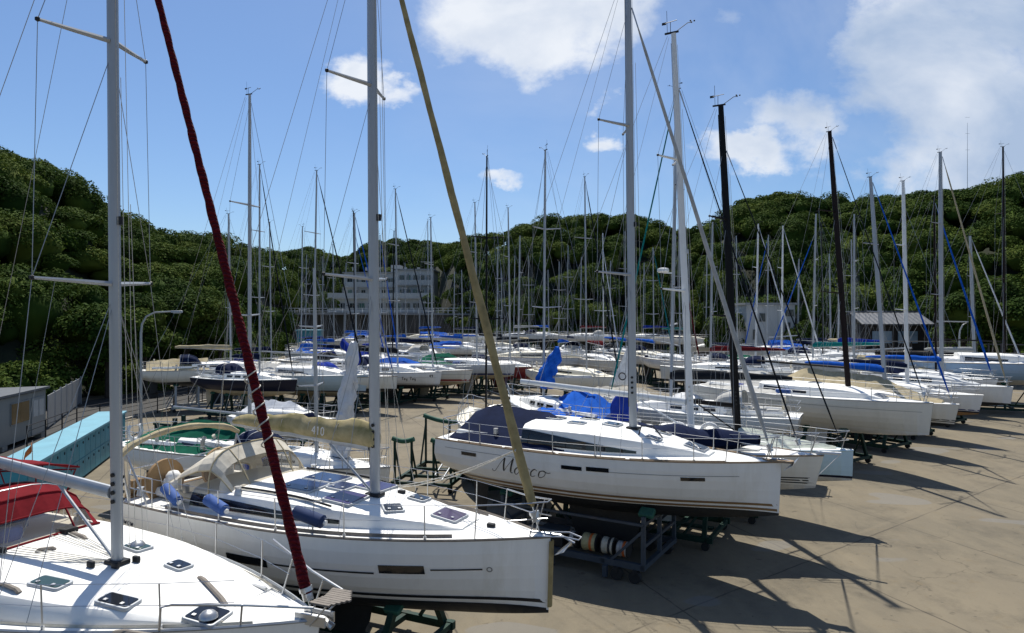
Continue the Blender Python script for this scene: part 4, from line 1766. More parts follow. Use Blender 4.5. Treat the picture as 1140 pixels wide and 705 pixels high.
def forest(px0, px1, m, step, dens):
    quads, cores = [], []
    px = px0
    while px < px1:
        Df = interp(FOOT, px)
        Dp = interp(DEPTH, px)
        rows = int(Dp / 3.4) + 1
        for i in range(rows + 2):
            k = i / rows + RNG.uniform(-.06, .06)
            q = px + RNG.uniform(-.5, .5) * step * FPX / (Df + k * Dp)
            c = hill(q, max(k, 0.0))
            if k < .06:
                r = RNG.uniform(1.6, 2.6)
            else:
                r = RNG.uniform(1.9, 4.4)
            c.z += CROWN - r * RNG.uniform(.55, .8) - (.9 if k < .12 else 0)
            sz = .10 + .00062 * c.y
            n = int(dens * r * r * (1.9 if c.y < 90 else 1.5))
            fl = RNG.uniform(.55, .95)
            quads.append(crown_quads(c, r, n, sz, fl, int(RNG.integers(5, 9))))
            cores.append(core_faces(c, r, fl))
            # undergrowth filling the bank below the crown
            if k < .35:
                u = Vector((c.x + RNG.uniform(-1.5, 1.5), c.y - 1.2, max(c.z - r * 1.15, .8)))
                quads.append(crown_quads(u, r * .8, n // 2, sz, .9, 5))
                cores.append(core_faces(u, r * .8, .9))
        px += step * FPX / (Df + Dp * .5)
    print('forest', len(cores), sum(len(q) for q in quads))
    o = quads_object('forest', quads, m, None, cores)
    o['kind'] = 'stuff'
    return o


forest(-330, 250, LEAF, 3.4, 120)
forest(250, 800, LEAF, 4.0, 95)
forest(785, 1420, LEAF, 3.8, 105)


def tree(label, x, y, h, r, m=LEAF, group=None, n=5200, size=.17, name='tree', flat=.85, zb=0.0):
    o = thing(name, label, 'tree', (x, y, zb), 0, group)
    b = MB()
    lean = RNG.uniform(-.5, .5)
    b.tube([(0, 0, -.2), (lean * .3, .05, h * .3), (lean, 0, h * .62), (lean * 1.3, .1, h * .8)], [.26, .20, .13, .05], 8)
    for k in range(6):
        a = k * 2.4 + x
        z = h * (.34 + .06 * k)
        b.tube([(lean * .6, 0, z), (lean * .6 + r * .4 * math.cos(a), r * .4 * math.sin(a), z + h * .12), (lean + r * .72 * math.cos(a), r * .72 * math.sin(a), z + h * .22)], [.09, .06, .025], 6)
    b.build('trunk', BARK, o)
    quads = [crown_quads((lean, 0, h - r * .75), r, n, size, flat, 9), crown_quads((lean * .6 - r * .3, -.4, h - r * 1.5), r * .75, n // 2, size, .8, 6),
             crown_quads((lean + r * .4, .2, h - r * 1.4), r * .7, n // 2, size, .8, 6)]
    quads_object('crown', quads, m, o, [core_faces((lean, 0, h - r * .75), r * .85, flat)])
    return o


for (px, D, h, r, lab, m) in ((162, 61, 9.0, 3.3, 'bushy roadside tree directly behind the left street lamp', LEAF2), (120, 57, 8.0, 3.2, 'dark roadside tree between the big left mast and the street lamp', LEAF),
                              (205, 66, 9.5, 3.4, 'leafy bright green tree behind the stern of the tan covered boat', LEAF2), (245, 72, 8.5, 3.0, 'rounded tree between the tan covered boat and the red furled sail', LEAF),
                              (1072, 70, 9.5, 3.2, 'bright green tree behind the right street lamp', LEAF2), (1105, 74, 11, 3.6, 'tall leafy tree above the raised mid blue hull', LEAF2),
                              (1136, 71, 9.0, 3.3, 'leafy tree at the right edge above the boardwalk', LEAF), (808, 84, 7.2, 2.6, 'low bright tree beside the concrete building', LEAF2),
                              (898, 80, 6.2, 2.4, 'yellowish bush-like tree to the right of the concrete building', LEAF2), (735, 108, 11.5, 4.4, 'round pale green tree behind the masts under the middle hill', LEAF2),
                              (930, 86, 9.5, 3.4, 'dark leafy tree left of the timber house', LEAF)):
    tree(lab, WX(px, D), D, h, r, m)
for (px, D, h, r, lab) in ((372, 142, 3.6, 1.5, 'low tree on the terrace before the lower windows of the apartment block'),
                           (481, 141, 4.4, 1.8, 'dark tree on the terrace at the right end of the apartment block')):
    tree(lab, WX(px, D), D, h, r, LEAF, n=2200, size=.22, zb=7.0)
sb = MB()
am = thing('radio_mast', 'thin radio mast on the crest of the right hill', 'radio mast', tuple(hill(1077, 1.0)))
sb.tube([(0, 0, 0), (0, 0, 14)], [.05, .02], 6)
for z in (9, 12, 15):
    sb.bar((-.4, 0, z), (.4, 0, z), .03)
sb.build('pole', LAMP_GREY, am)


# ------------------------------------------------------------------ the near boats
def loc_of(root, px, py, z):
    """point of the boat that the photograph shows at (px, py), lying at height z"""
    return Matrix.Rotation(-root.rotation_euler.z, 3, 'Z') @ (on_plane(px, py, z) - root.location)


# --- big white cruiser in the left foreground (only its bow half is in the picture)
h1 = Hull(L=12.0, B=4.1, deck=2.60, fb=1.35, fs=1.2, dk=.5, rake=.25, tw=.8)
b1 = boat_root('big white cruising yacht in the left foreground with red canvas hood and red furled headsail', -22.0, bow=(357, 9.42), hull=h1)
hull_part(b1, h1)
c1 = Cabin(h1, -4.2, 4.6, 1.75, .44, slope=.46, wf=.60)
deck_part(b1, h1, DECK, cockpit=(.04, .20), rail_m=ALU)
cb1 = c1.mesh(28).build('cabin', DECK, b1, angle=30)
xm1 = 6.0 - 3.95
zb1 = c1.top(xm1, 0)
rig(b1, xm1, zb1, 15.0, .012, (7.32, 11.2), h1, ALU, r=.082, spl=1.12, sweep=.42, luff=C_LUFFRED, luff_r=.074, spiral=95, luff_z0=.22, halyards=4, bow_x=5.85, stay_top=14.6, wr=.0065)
m_ = MB()
A1 = Vector((5.85, 0, h1.zdeck(5.85, 0)))
B1_ = Vector((xm1 - .012 * (14.6 - zb1), 0, 14.6))
U1 = (B1_ - A1).normalized()
for (l0, l1, tn_) in ((2.35, 3.55, 5),):
    m_.tube([A1 + U1 * lerp(l0, l1, k / 60) + Vector((.0, .094 * math.cos(2 * math.pi * tn_ * k / 60), 0)) + U1.cross(Vector((0, 1, 0))) * (.094 * math.sin(2 * math.pi * tn_ * k / 60)) for k in range(61)], .011, 5, cap=False)
m_.build('sail_lashing', ROPE, b1)
boom_part(b1, xm1, .012, zb1, zb1 + 1.12, 4.6, .42, r=.105, m=ALU, vang=True)
for (px, py, z, lx, ly, gm) in ((56, 644, 2.93, .52, .25, GREENGLASS), (120, 662, 2.92, .52, .25, GLASS), (153, 606, 2.93, .40, .26, GREENGLASS), (199, 627, 2.84, .34, .24, GLASS), (231, 674, 2.78, .46, .40, GLASS),
                                (94, 695, 2.78, .26, .24, GREENGLASS), (4, 697, 2.8, .5, .22, GLASS), (18, 690, 2.8, .2, .2, GREENGLASS)):
    p = loc_of(b1, px, py, z)
    wmax = c1.W((p.x - c1.x0) / (c1.x1 - c1.x0)) * .74
    if abs(p.y) < wmax * 1.6:
        p.y = max(-wmax, min(wmax, p.y))
    boat_hatch(cb1, c1, p.x, p.y, lx, ly, gm, rz=R(-6 if p.y > 0 else 6))
for (pa, pb) in (((222, 634), (252, 657)), ((127, 678), (196, 690)), ((0, 651), (22, 657)), ((40, 619), (62, 616)), ((78, 599), (96, 604))):
    a, c = loc_of(b1, *pa, 2.86), loc_of(b1, *pb, 2.86)
    m_ = MB()
    rows = []
    for k in range(7):
        p = lerp(a, c, k / 6)
        rows.append(Vector((p.x, p.y, c1.top(p.x, p.y) + (.035 if 0 < k < 6 else .0))))
    m_.tube(rows, .026, 6, ry=1.6)
    m_.build('handrail', GREYTEAK, cb1)
p = loc_of(b1, 153, 602, 2.98)
m_ = MB()
z = c1.top(p.x, p.y)
m_.tube([(p.x, p.y, z), (p.x, p.y, z + .05), (p.x, p.y, z + .09), (p.x, p.y, z + .12)], [.13, .12, .09, .02], 16)
m_.build('mushroom_vent', STEEL, cb1)
p = loc_of(b1, 232, 672, 2.85)
m_ = MB()
z = c1.top(p.x, p.y) + .05
m_.tube([(p.x, p.y, z), (p.x, p.y, z + .04), (p.x, p.y, z + .08), (p.x, p.y, z + .10)], [.13, .12, .08, .02], 16)
m_.build('mushroom_vent', STEEL, cb1)
# lines led aft from the mast foot, halyard clutter, deck lines
m_ = MB()
for k in range(5):
    y = -.10 - .055 * k
    pts = [(xm1 - .15, y * .6, zb1 + .05), (xm1 - .5, y, c1.top(xm1 - .5, y) + .03), (xm1 - 1.9, y * 1.6 - .1, c1.top(xm1 - 1.9, y * 1.6 - .1) + .03)]
    m_.tube(pts, .008, 5, cap=False)
for k in range(4):
    y = .12 + .05 * k
    m_.tube([(xm1 - .15, y * .6, zb1 + .05), (xm1 - 2.0, y * 2.5, c1.top(xm1 - 2.0, y * 2.5) + .03)], .008, 5, cap=False)
for s_ in (1, -1):
    m_.tube([Vector((x, s_ * (h1.bx(x) * .80), h1.zdeck(x, s_ * h1.bx(x) * .8) + .02)) for x in [lerp(4.8, -3.5, i / 12) for i in range(13)]], .009, 5, cap=False)
m_.build('control_lines', ROPE, b1)
for s_ in (1, -1):
    m_ = MB()
    m_.tube([Vector((x, s_ * (h1.bx(x) * .90), h1.zdeck(x, s_ * h1.bx(x) * .9) + .004)) for x in [lerp(5.2, -5.0, i / 20) for i in range(21)]], .03, 4, ry=.25)
    m_.build('deck_strip', C_BEIGE, b1)
    m_ = MB()
    for x in (1.7, 1.45):
        m_.bar((x - .16, s_ * h1.bx(x) * .83, h1.zdeck(x, h1.bx(x) * .83) + .03), (x + .16, s_ * h1.bx(x) * .80, h1.zdeck(x, h1.bx(x) * .8) + .03), .06, .04)
    m_.bar((4.3, s_ * .55, h1.zdeck(4.3, .5) + .03), (4.6, s_ * .5, h1.zdeck(4.6, .5) + .03), .05, .05)
    m_.build('deck_fitting', STEEL, b1)
for (x, y) in ((xm1 - .35, .3), (xm1 - .2, -.3), (xm1 + .2, .18), (xm1 + .15, -.15)):
    m_ = MB()
    m_.rbox((x, y, c1.top(x, y) + .05), (.14, .07, .09), .03)
    m_.build('mast_foot_block', IRON_DARK, b1)
# bow fitting: low pulpit with a slatted seat that reaches past the stem
rails(b1, h1, -3.6, 4.1, 6, h=.62, pulpit=False)
m_ = MB()
zz = h1.zdeck(5.6, 9)
m_.tube([(4.15, -1.02, zz - .02), (4.2, -1.04, zz + .30), (4.35, -1.0, zz + .34), (5.3, -.62, zz + .34), (6.15, -.34, zz + .33)], .018, 8)
m_.tube([(4.3, 1.0, zz + .6), (5.5, .46, zz + .45), (6.15, .30, zz + .33)], .018, 8)
for (x, y, h_) in ((5.2, -.62, .34), (5.0, .62, .5), (5.75, .38, .38)):
    m_.tube([(x - .12, y * .85, zz - .02), (x, y, zz + h_)], .015, 8)
m_.tube([(5.9, -.1, zz - .05), (6.25, -.2, zz + .31)], .014, 6)
m_.tube([(5.9, .1, zz - .05), (6.25, .2, zz + .31)], .014, 6)
pl1 = m_.build('pulpit', STEEL, b1)
m_ = MB()
for i in range(9):
    y = -.24 + .06 * i
    m_.box((6.28 - abs(y) * .45, y, zz + .345), (.42 - abs(y) * .4, .052, .025))
m_.build('bow_seat', GREYTEAK, pl1, smooth=False)
m_ = MB()
m_.tube([(5.75, 0, zz + .02), (6.05, 0, zz + .02), (6.2, 0, zz - .06)], .05, 8)
m_.box((5.9, .1, zz + .03), (.5, .03, .14))
m_.box((5.9, -.1, zz + .03), (.5, .03, .14))
m_.build('anchor_roller', STEEL, b1)
# red hood, window panels and bimini over the cockpit
dodger(b1, h1, xm1 - 3.4, xm1 - 2.05, 1.35, c1.top(xm1 - 2.3, 0) - .02, .80, C_RED, clear=True, front=.62, low=.50)
m_ = MB()
rows = []
for i in range(9):
    x = lerp(xm1 - 6.0, xm1 - 3.3, i / 8)
    rows.append([Vector((x, 1.75 * f, 2.75 + 1.30 - .30 * abs(f) ** 2.4 + .02 * math.sin(i * 2 + f * 4))) for f in [j / 6 - 1 for j in range(13)]])
m_.grid(rows)
bm1 = m_.build('bimini', C_RED, b1, solid=.03)
m_ = MB()
for x in (xm1 - 5.9, xm1 - 4.6, xm1 - 3.4):
    m_.tube([(lerp(x, xm1 - 4.7, .5), 1.75, 2.6), (x, 1.73, 3.72), (x, 0, 4.03), (x, -1.73, 3.72), (lerp(x, xm1 - 4.7, .5), -1.75, 2.6)], .016, 6)
m_.build('bimini_frame', C_RED, bm1)
m_ = MB()
for (x, y, z, s_) in ((xm1 - 3.6, .3, 2.95, (1.1, .7, .35)), (xm1 - 4.1, -.6, 2.85, (.9, .5, .3)), (xm1 - 3.4, -.9, 2.95, (.5, .4, .4))):
    m_.rbox((x, y, z), s_, .14)
q = loc_of(b1, 6, 596, 3.0)
m_.rbox((q.x, q.y, 2.98), (.5, .42, .42), .16)
m_.rbox((q.x - .5, q.y + .1, 2.95), (.55, .4, .3), .14)
m_.build('blue_cushion', C_BLUE, b1)
winch(b1, h1, [(xm1 - 2.6, s_ * 1.2, c1.top(xm1 - 2.6, s_ * 1.2) - .02) for s_ in (1, -1)])
m_ = MB()
for s_ in (1, -1):
    m_.bar((xm1 - 2.2, s_ * .62, c1.top(xm1 - 2.2, .6) + .03), (xm1 - 1.9, s_ * .6, c1.top(xm1 - 1.9, .6) + .05), .22, .08)
m_.build('rope_clutch', IRON_DARK, b1)
keel_rudder(b1, h1, zb=.36)
cradle('dark green cradle under the big white foreground yacht', b1.location, b1.rotation_euler.z, h1)

# --- white cruiser behind it: tan sail cover, beige spray hood, blue fenders
h2 = Hull(L=9.6, B=3.4, deck=2.86, fb=1.34, fs=1.28, dk=.48, rake=.04, tr=-.25, tw=.84, sag=.02)
b2 = boat_root('white cruising yacht with mildewed tan sail cover, beige spray hood and three blue fenders', -24.5, bow=(613, 12.15), hull=h2)
hull_part(b2, h2, WHITE, WHITE, AF_BLACK, 36)
deck_part(b2, h2, DECK, cockpit=(.03, .27), rail_m=GREYTEAK, depth=.5)
c2 = Cabin(h2, -2.7, 3.2, 1.28, .46, slope=.30, wf=.28)
cb2 = c2.mesh(30).build('cabin', DECK, b2, angle=30)
for s_ in (1, -1):
    c2.window(.0, .62, .38, 1.75, s_, 16, taper=(0, .75)).build('window', GLASS, cb2)
stripes(b2, h2, [(-1.25, -.25, -.70, -.53, 's', GLASS, 'hull_window'), (2.0, 2.78, -.60, -.44, 's', GLASS, 'hull_window'), (-4.55, -3.75, -.74, -.60, 's', GLASS, 'hull_window'),
                 (-.15, 1.9, -.625, -.592, 's', BLACKPAINT, 'trim_line'), (2.88, 3.72, -.535, -.508, 's', BLACKPAINT, 'trim_line'), (-3.5, -1.35, -.665, -.635, 's', BLACKPAINT, 'trim_line'),
                 (-4.7, 4.72, .17, .235, None, BLACKPAINT, 'boot_line'), (-4.7, 4.72, .02, .085, None, BLACKPAINT, 'boot_line')])
xm2 = 4.8 - 3.78
zb2 = c2.top(xm2, 0)
rig(b2, xm2, zb2, 15.6, .008, (7.55, 11.45), h2, ALU, r=.085, spl=1.12, sweep=.40, luff=C_SAND, luff_r=.085, spiral=22, bow_x=4.58, stay_top=15.2, halyards=3, wr=.0065)
bo2 = boom_part(b2, xm2, .008, zb2, zb2 + .98, 3.75, .26, r=.10, m=ALU, cover=C_TANOLD, ch=.52, cw=.17, clen=.97, text=('410', .36, 0.0, .09))
for (x, y, lx, ly, gm) in ((xm2 - 1.55, 0.42, .80, .62, SOLAR), (xm2 - 1.55, -.32, .80, .62, SOLAR), (xm2 - .85, .05, .42, .50, SOLAR), (xm2 - .33, .50, .62, .62, PURPLE), (xm2 - .33, -.50, .62, .62, PURPLE),
                           (xm2 + .72, -.42, .34, .34, GLASS), (xm2 + .78, .42, .34, .30, GLASS), (xm2 + 1.72, 0, .50, .50, PURPLE)):
    boat_hatch(cb2, c2, x, y, lx, ly, gm, rz=R(45) if (lx == .34 and ly == .34) else 0)
m_ = MB()
for s_ in (1, -1):
    m_.tube([Vector((x, s_ * .98, c2.top(x, .98) + .05)) for x in [lerp(xm2 - 2.6, xm2 - .3, i / 8) for i in range(9)]], .022, 6)
m_.build('handrail', IRON_DARK, cb2)
m_ = MB()
for s_ in (1, -1):
    m_.tube([Vector((x, s_ * (h2.bx(x) - .16), h2.zdeck(x, h2.bx(x) - .1) + .012)) for x in [lerp(-3.2, 3.2, i / 20) for i in range(21)]], .045, 4, ry=.3)
m_.build('jib_track', GREYTEAK, b2)
rails(b2, h2, -2.9, 2.8, 5, h=.60, bow_out=.10)
# beige hood: steep clear screen in front, canvas sloping down aft with a clear side window
m_ = MB()
hz = c2.top(-2.3, 0) - .30
rows = []
for (x, hh, ww) in ((-3.55, .30, 1.0), (-3.15, .62, 1.0), (-2.6, .98, 1.0), (-2.25, 1.06, .98), (-1.98, .80, .96), (-1.62, .22, .92)):
    row = []
    for q in range(17):
        a = math.pi * q / 16
        y = math.copysign(abs(math.cos(a)) ** .6, math.cos(a)) * 1.22 * ww
        row.append(Vector((x, y, hz + .98 * hh * math.sin(a) ** .55)))
    rows.append(row)
for i in range(5):
    for q in range(16):
        side = q in (0, 1, 2, 13, 14, 15)
        mi = 1 if ((i in (1, 2, 3) and side and q not in (2, 13)) or (i == 4 and 2 < q < 13)) else 0
        m_.add([rows[i][q], rows[i][q + 1], rows[i + 1][q + 1], rows[i + 1][q]], [(0, 1, 2, 3)], mi)
sh2 = m_.build('sprayhood', [C_BEIGE, CLEAR], b2, angle=60)
m_ = MB()
for r_ in (rows[0], rows[3], rows[5]):
    m_.tube(r_, .018, 6)
for q in (0, 2, 6, 10, 14, 16):
    m_.tube([r_[q] for r_ in rows[1:]], .016, 5)
m_.build('hood_seam', C_TAN, sh2)
# rolled tan bimini on its folded hoops
m_ = MB()
path = [Vector((-4.35 - .12 * math.sin(math.pi * i / 14), lerp(-1.6, 1.6, i / 14), 3.86 + .34 * math.sin(math.pi * i / 14) ** .6)) for i in range(15)]
m_.tube(path, [.066 + .014 * math.sin(i * 1.7) for i in range(15)], 9)
bm2 = m_.build('folded_bimini', C_TAN, b2)
m_ = MB()
for s_ in (1, -1):
    m_.tube([(-4.3, s_ * 1.45, 2.85), (-4.4, s_ * 1.50, 3.4), (-4.35, s_ * 1.56, 3.88)], .026, 8)
    m_.tube([(-3.75, s_ * 1.45, 2.85), (-4.3, s_ * 1.5, 3.84)], .022, 8)
m_.build('bimini_frame', STEEL, bm2)
for s_ in (1, -1):
    m_ = MB()
    m_.tube([(-4.12, s_ * .74, 3.16), (-4.05, s_ * .74, 3.16)], .48, 26)
    wc = m_.build('wheel_cover', mat('brown_wheel_cover', (.30, .19, .09), rough=.85, var=.2), b2)
    m_ = MB()
    m_.rbox((-3.85, s_ * .74, 2.8), (.3, .34, .9), .1)
    m_.ball((-3.82, s_ * .74, 3.25), .17, 10)
    m_.build('steering_pedestal', DECK, b2)
m_ = MB()
m_.box((-4.6, 0, 2.62), (.12, 2.4, .5))
m_.box((-4.62, -1.0, 3.0), (.06, .5, .5), M=Matrix.Rotation(R(25), 3, 'Y'))
m_.build('cockpit_seat', mat('brown_wheel_cover', (.30, .19, .09)), b2)
fender(b2, (-3.25, -1.42, 3.26), (-2.70, -1.53, 3.03), .115)
fender(b2, (-1.90, -1.55, 3.20), (-1.32, -1.60, 3.03), .115)
fender(b2, (.30, -1.52, 3.20), (.98, -1.48, 3.06), .125, FENDER_D)
for i in range(4):
    m_ = MB()
    x = -3.7 + .2 * i
    m_.tube([(x, 1.35, 3.02), (x + .0, 1.35, 3.12), (x, 1.35, 3.34), (x, 1.35, 3.38)], [.10, .13, .12, .04], 12)
    m_.build('covered_winch', C_NAVY if i % 2 else C_COBALT, b2)
winch(b2, h2, [(-1.5, s_ * 1.12, c2.top(-1.5, 1.1) - .02) for s_ in (1, -1)] + [(-4.0, s_ * 1.4, 3.0) for s_ in (1, -1)])
m_ = MB()
rows = []
for k in range(6):
    z = h2.wl + .12 + (h2.fb - .16) * k / 5
    p = h2.at(4.8, z, 1)
    rows.append([Vector((p.x + .0, .07, z)), Vector((p.x + .055, .03, z)), Vector((p.x + .055, -.03, z)), Vector((p.x, -.07, z))])
m_.grid(rows)
m_.build('stem_guard', C_SAND, b2)
m_ = MB()
cl = Vector((4.58, 0, h2.zdeck(4.58, 0))) + (Vector((xm2 - .008 * 11, 0, 15.2)) - Vector((4.58, 0, h2.zdeck(4.58, 0)))) * .118
for (ex, ey) in ((-.6, 1.25), (-.2, 1.45)):
    e = Vector((ex, ey, h2.zdeck(ex, ey) + .06))
    m_.tube([lerp(cl, e, k / 8) - Vector((0, 0, .22 * math.sin(math.pi * k / 8))) for k in range(9)], .011, 5, cap=False)
m_.tube([cl + Vector((.0, .10 * math.cos(a), .10 * math.sin(a) * .3)) for a in [k * math.pi / 4 for k in range(9)]], .014, 5)
m_.build('jib_sheet', ROPE, b2)
# ground tackle on the stem
m_ = MB()
zz = h2.zdeck(4.7, 9)
m_.tube([(4.4, 0, zz + .05), (5.0, 0, zz + .05), (5.25, 0, zz - .05)], .022, 8)
m_.bar((5.20, 0, zz - .02), (4.95, 0, zz - .25), .05, .03)
m_.add([(5.22, 0, zz - .0), (5.12, .20, zz - .17), (4.85, 0, zz - .33), (5.12, -.20, zz - .17)], [(0, 1, 2), (0, 2, 3)])
m_.tube([(4.6, .14, zz + .02), (5.1, .14, zz + .08), (5.35, .08, zz + .04), (5.35, -.08, zz + .04), (5.1, -.14, zz + .08), (4.6, -.14, zz + .02)], .014, 6)
m_.build('anchor', STEEL, b2, smooth=False)
m_ = MB()
fn = lambda x, y: h2.at(-4.66 + x, h2.sheer(.06) - .42 + y - .06 * x, -1, .006)
write(m_, 'sywow', .17, .018, fn, slant=.15)
m_.build('hull_lettering', C_NAVY, HULL_OBJ[b2.name], smooth=False)
m_ = MB()
for s_ in (-1, 1):
    rows = []
    for k in range(13):
        a = 2 * math.pi * k / 12
        rows.append([h2.at(3.83 + .05 * q * math.cos(a), h2.sheer(.9) - .53 + .05 * q * math.sin(a), s_, .006) for q in (1, .6)])
    m_.grid(rows)
m_.build('round_emblem', GREYPAINT, HULL_OBJ[b2.name], smooth=False)
keel_rudder(b2, h2, zb=.36)
cradle('dark green cradle under the white yacht with the tan sail cover', b2.location, b2.rotation_euler.z, h2)
m_ = MB()
for (x, y, r_) in ((xm2 + .3, .5, .05), (xm2 + 2.6, .0, .06)):
    m_.rbox((x, y, c2.top(x, y) + .03), (.16, .1, .06), .03)
m_.build('deck_fitting', IRON_DARK, b2)
m_ = MB()
for s_ in (1, -1):
    for k in range(3):
        y0, y1 = s_ * (.10 + .04 * k), s_ * (.88 + .045 * k)
        m_.tube([(x, y, c2.top(x, y) + .012) for (x, y) in [(lerp(xm2 - .15, xm2 - .75, q / 4), lerp(y0, y1, q / 4)) for q in range(5)]], .007, 5, cap=False)
        m_.tube([(x, y1, c2.top(x, y1) + .012) for x in [lerp(xm2 - .75, xm2 - 2.9, q / 6) for q in range(7)]], .007, 5, cap=False)
m_.build('control_lines', ROPE, b2)

# --- white cruiser with the script name and navy cockpit tent
h3 = Hull(L=9.6, B=3.35, deck=3.2, fb=1.30, fs=1.22, dk=.5, rake=.06, tr=-.2, tw=.82, sag=.02)
b3 = boat_root('white yacht named Marco with navy cockpit tent and two tan waterline stripes', -31.0, bow=(870, 16.8), hull=h3)
hull_part(b3, h3, WHITE, WHITE, AF_BLACK, 36)
deck_part(b3, h3, DECK, cockpit=(.04, .30), rail_m=TEAK)
c3 = Cabin(h3, -1.9, 3.1, 1.24, .62, slope=.32, wf=.25)
cb3 = c3.mesh(30).build('cabin', DECK, b3, angle=30)
for s_ in (1, -1):
    c3.window(.0, .66, .25, 1.95, s_, 18, taper=(0, .95)).build('window', GLASS, cb3)
stripes(b3, h3, [(-4.6, 4.7, .205, .265, None, TANPAINT, 'boot_line'), (-4.6, 4.7, .085, .145, None, TANPAINT, 'boot_line'), (-.42, .16, -.35, -.25, 's', GLASS, 'hull_window'),
                 (.28, .88, -.34, -.23, 's', GLASS, 'hull_window'), (2.6, 3.15, -.46, -.37, 's', GLASS, 'hull_window'), (-3.75, -3.2, -.34, -.24, 's', GLASS, 'hull_window'),
                 (.7, 3.9, -.335, -.322, 's', GREYPAINT, 'trim_line'), (-4.4, -1.6, -.2, -.187, 's', GREYPAINT, 'trim_line')])
xm3 = 4.8 - 3.85
zb3 = c3.top(xm3, 0)
rig(b3, xm3, zb3, 16.2, .012, (7.95, 12.05), h3, ALU, r=.085, spl=1.05, sweep=.62, luff=C_GREY, luff_r=.068, bow_x=4.6, stay_top=15.3, halyards=2)
for (x, y, lx, ly, gm) in ((xm3 + .75, -.45, .36, .22, GLASS), (xm3 + .72, .42, .36, .22, GLASS), (xm3 + 1.75, 0, .5, .5, GLASS), (xm3 - 1.5, -.42, .46, .26, GLASS), (xm3 - 1.5, .42, .46, .26, GLASS), (xm3 - 2.4, 0, .5, .4, GLASS), (xm3 - .6, 0, .42, .42, GLASS)):
    boat_hatch(cb3, c3, x, y, lx, ly, gm)
tent(b3, h3, [(-4.6, .15), (-4.3, .66), (-3.8, .88), (-2.8, .92), (-1.6, .82), (-1.0, .66), (-.55, .50)], C_NAVY, name='cockpit_tent', wfrac=.90, wob=.05, sag=.0)
rails(b3, h3, -3.1, 2.9, 6, h=.58, bow_out=.06)
m_ = MB()
for s_ in (1, -1):
    for (xa, xb) in ((-3.9, -2.3), (-2.2, -.6), (-.5, 1.3), (1.4, 3.6)):
        m_.tube([Vector((x, s_ * (h3.bx(x) - .02), h3.zdeck(x, 9) + .025)) for x in [lerp(xa, xb, i / 8) for i in range(9)]], .022, 5)
m_.build('toe_rail', TEAK, b3)
zz = h3.zdeck(4.7, 9)
m_ = MB()
m_.tube([(4.2, 0, zz + .04), (4.85, 0, zz + .07), (5.1, 0, zz + .02)], .02, 8)
m_.add([(5.22, 0, zz + .18), (5.10, .16, zz - .02), (4.85, 0, zz - .20), (5.10, -.16, zz - .02)], [(0, 1, 2), (0, 2, 3)])
m_.bar((5.1, 0, zz + .02), (4.9, 0, zz - .14), .05, .03)
m_.build('anchor', STEEL, b3, smooth=False)
m_ = MB()
m_.rbox((4.72, 0, zz + .03), (.75, .26, .05), .12)
m_.build('bow_plank', TEAK, b3)
m_ = MB()
m_.tube([(xm3 + .35, -.5, c3.top(xm3 + .35, .5)), (xm3 + .42, -.5, c3.top(xm3 + .4, .5) + .25), (xm3 + .75, -.5, c3.top(xm3 + .7, .5) + .32), (xm3 + 1.0, -.48, c3.top(xm3 + 1.0, .5) + .1)], .02, 6)
m_.build('deck_hose', DARKROPE, b3)
m_ = MB()
# hand lettered name: slanted script with thick down strokes
X0, Z0 = -2.52, h3.sheer(.3) - .66


def scr(pts, w):
    out, ws = [], []
    P = [Vector(p) for p in pts]
    n = len(P)
    for i in range(n - 1):
        p0, p1, p2, p3 = P[max(i - 1, 0)], P[i], P[i + 1], P[min(i + 2, n - 1)]
        for k in range(5):
            t = k / 5
            q = .5 * ((2 * p1) + (p2 - p0) * t + (2 * p0 - 5 * p1 + 4 * p2 - p3) * t * t + (3 * p1 - p0 - 3 * p2 + p3) * t ** 3)
            d = (p2 - p1)
            out.append(q)
            ws.append(w * (.35 + .65 * max(0, -d.y) / (d.length + 1e-6)) + .006)
    out.append(P[-1])
    ws.append(.008)
    ribbon(m_, [(p.x + p.y * .32, p.y) for p in out], ws, lambda x, y: h3.at(X0 + x, Z0 + y - .005 * x, -1, .006))


scr([(-.13, .05), (-.10, .0), (-.02, .02), (.10, .26), (.20, .42)], .02)
scr([(.20, .42), (.22, .2), (.26, .03)], .045)
scr([(.26, .03), (.36, .22), (.48, .43)], .016)
scr([(.48, .43), (.47, .2), (.49, .03), (.56, .02)], .045)
scr([(.80, .17), (.72, .21), (.62, .13), (.63, .02), (.70, .0), (.80, .14)], .03)
scr([(.80, .20), (.79, .04), (.86, .02)], .03)
scr([(.90, .18), (.94, .20), (.95, .0)], .03)
scr([(.96, .10), (1.02, .20), (1.08, .18)], .016)
scr([(1.30, .17), (1.22, .21), (1.13, .12), (1.16, .0), (1.28, .03)], .03)
scr([(1.50, .20), (1.39, .16), (1.38, .03), (1.46, 0), (1.56, .08), (1.55, .18), (1.48, .20), (1.62, .15), (1.72, .17)], .03)
m_.build('name_lettering', BLACKPAINT, HULL_OBJ[b3.name], smooth=False)
keel_rudder(b3, h3, zb=.40, x=.1, ch=2.0)

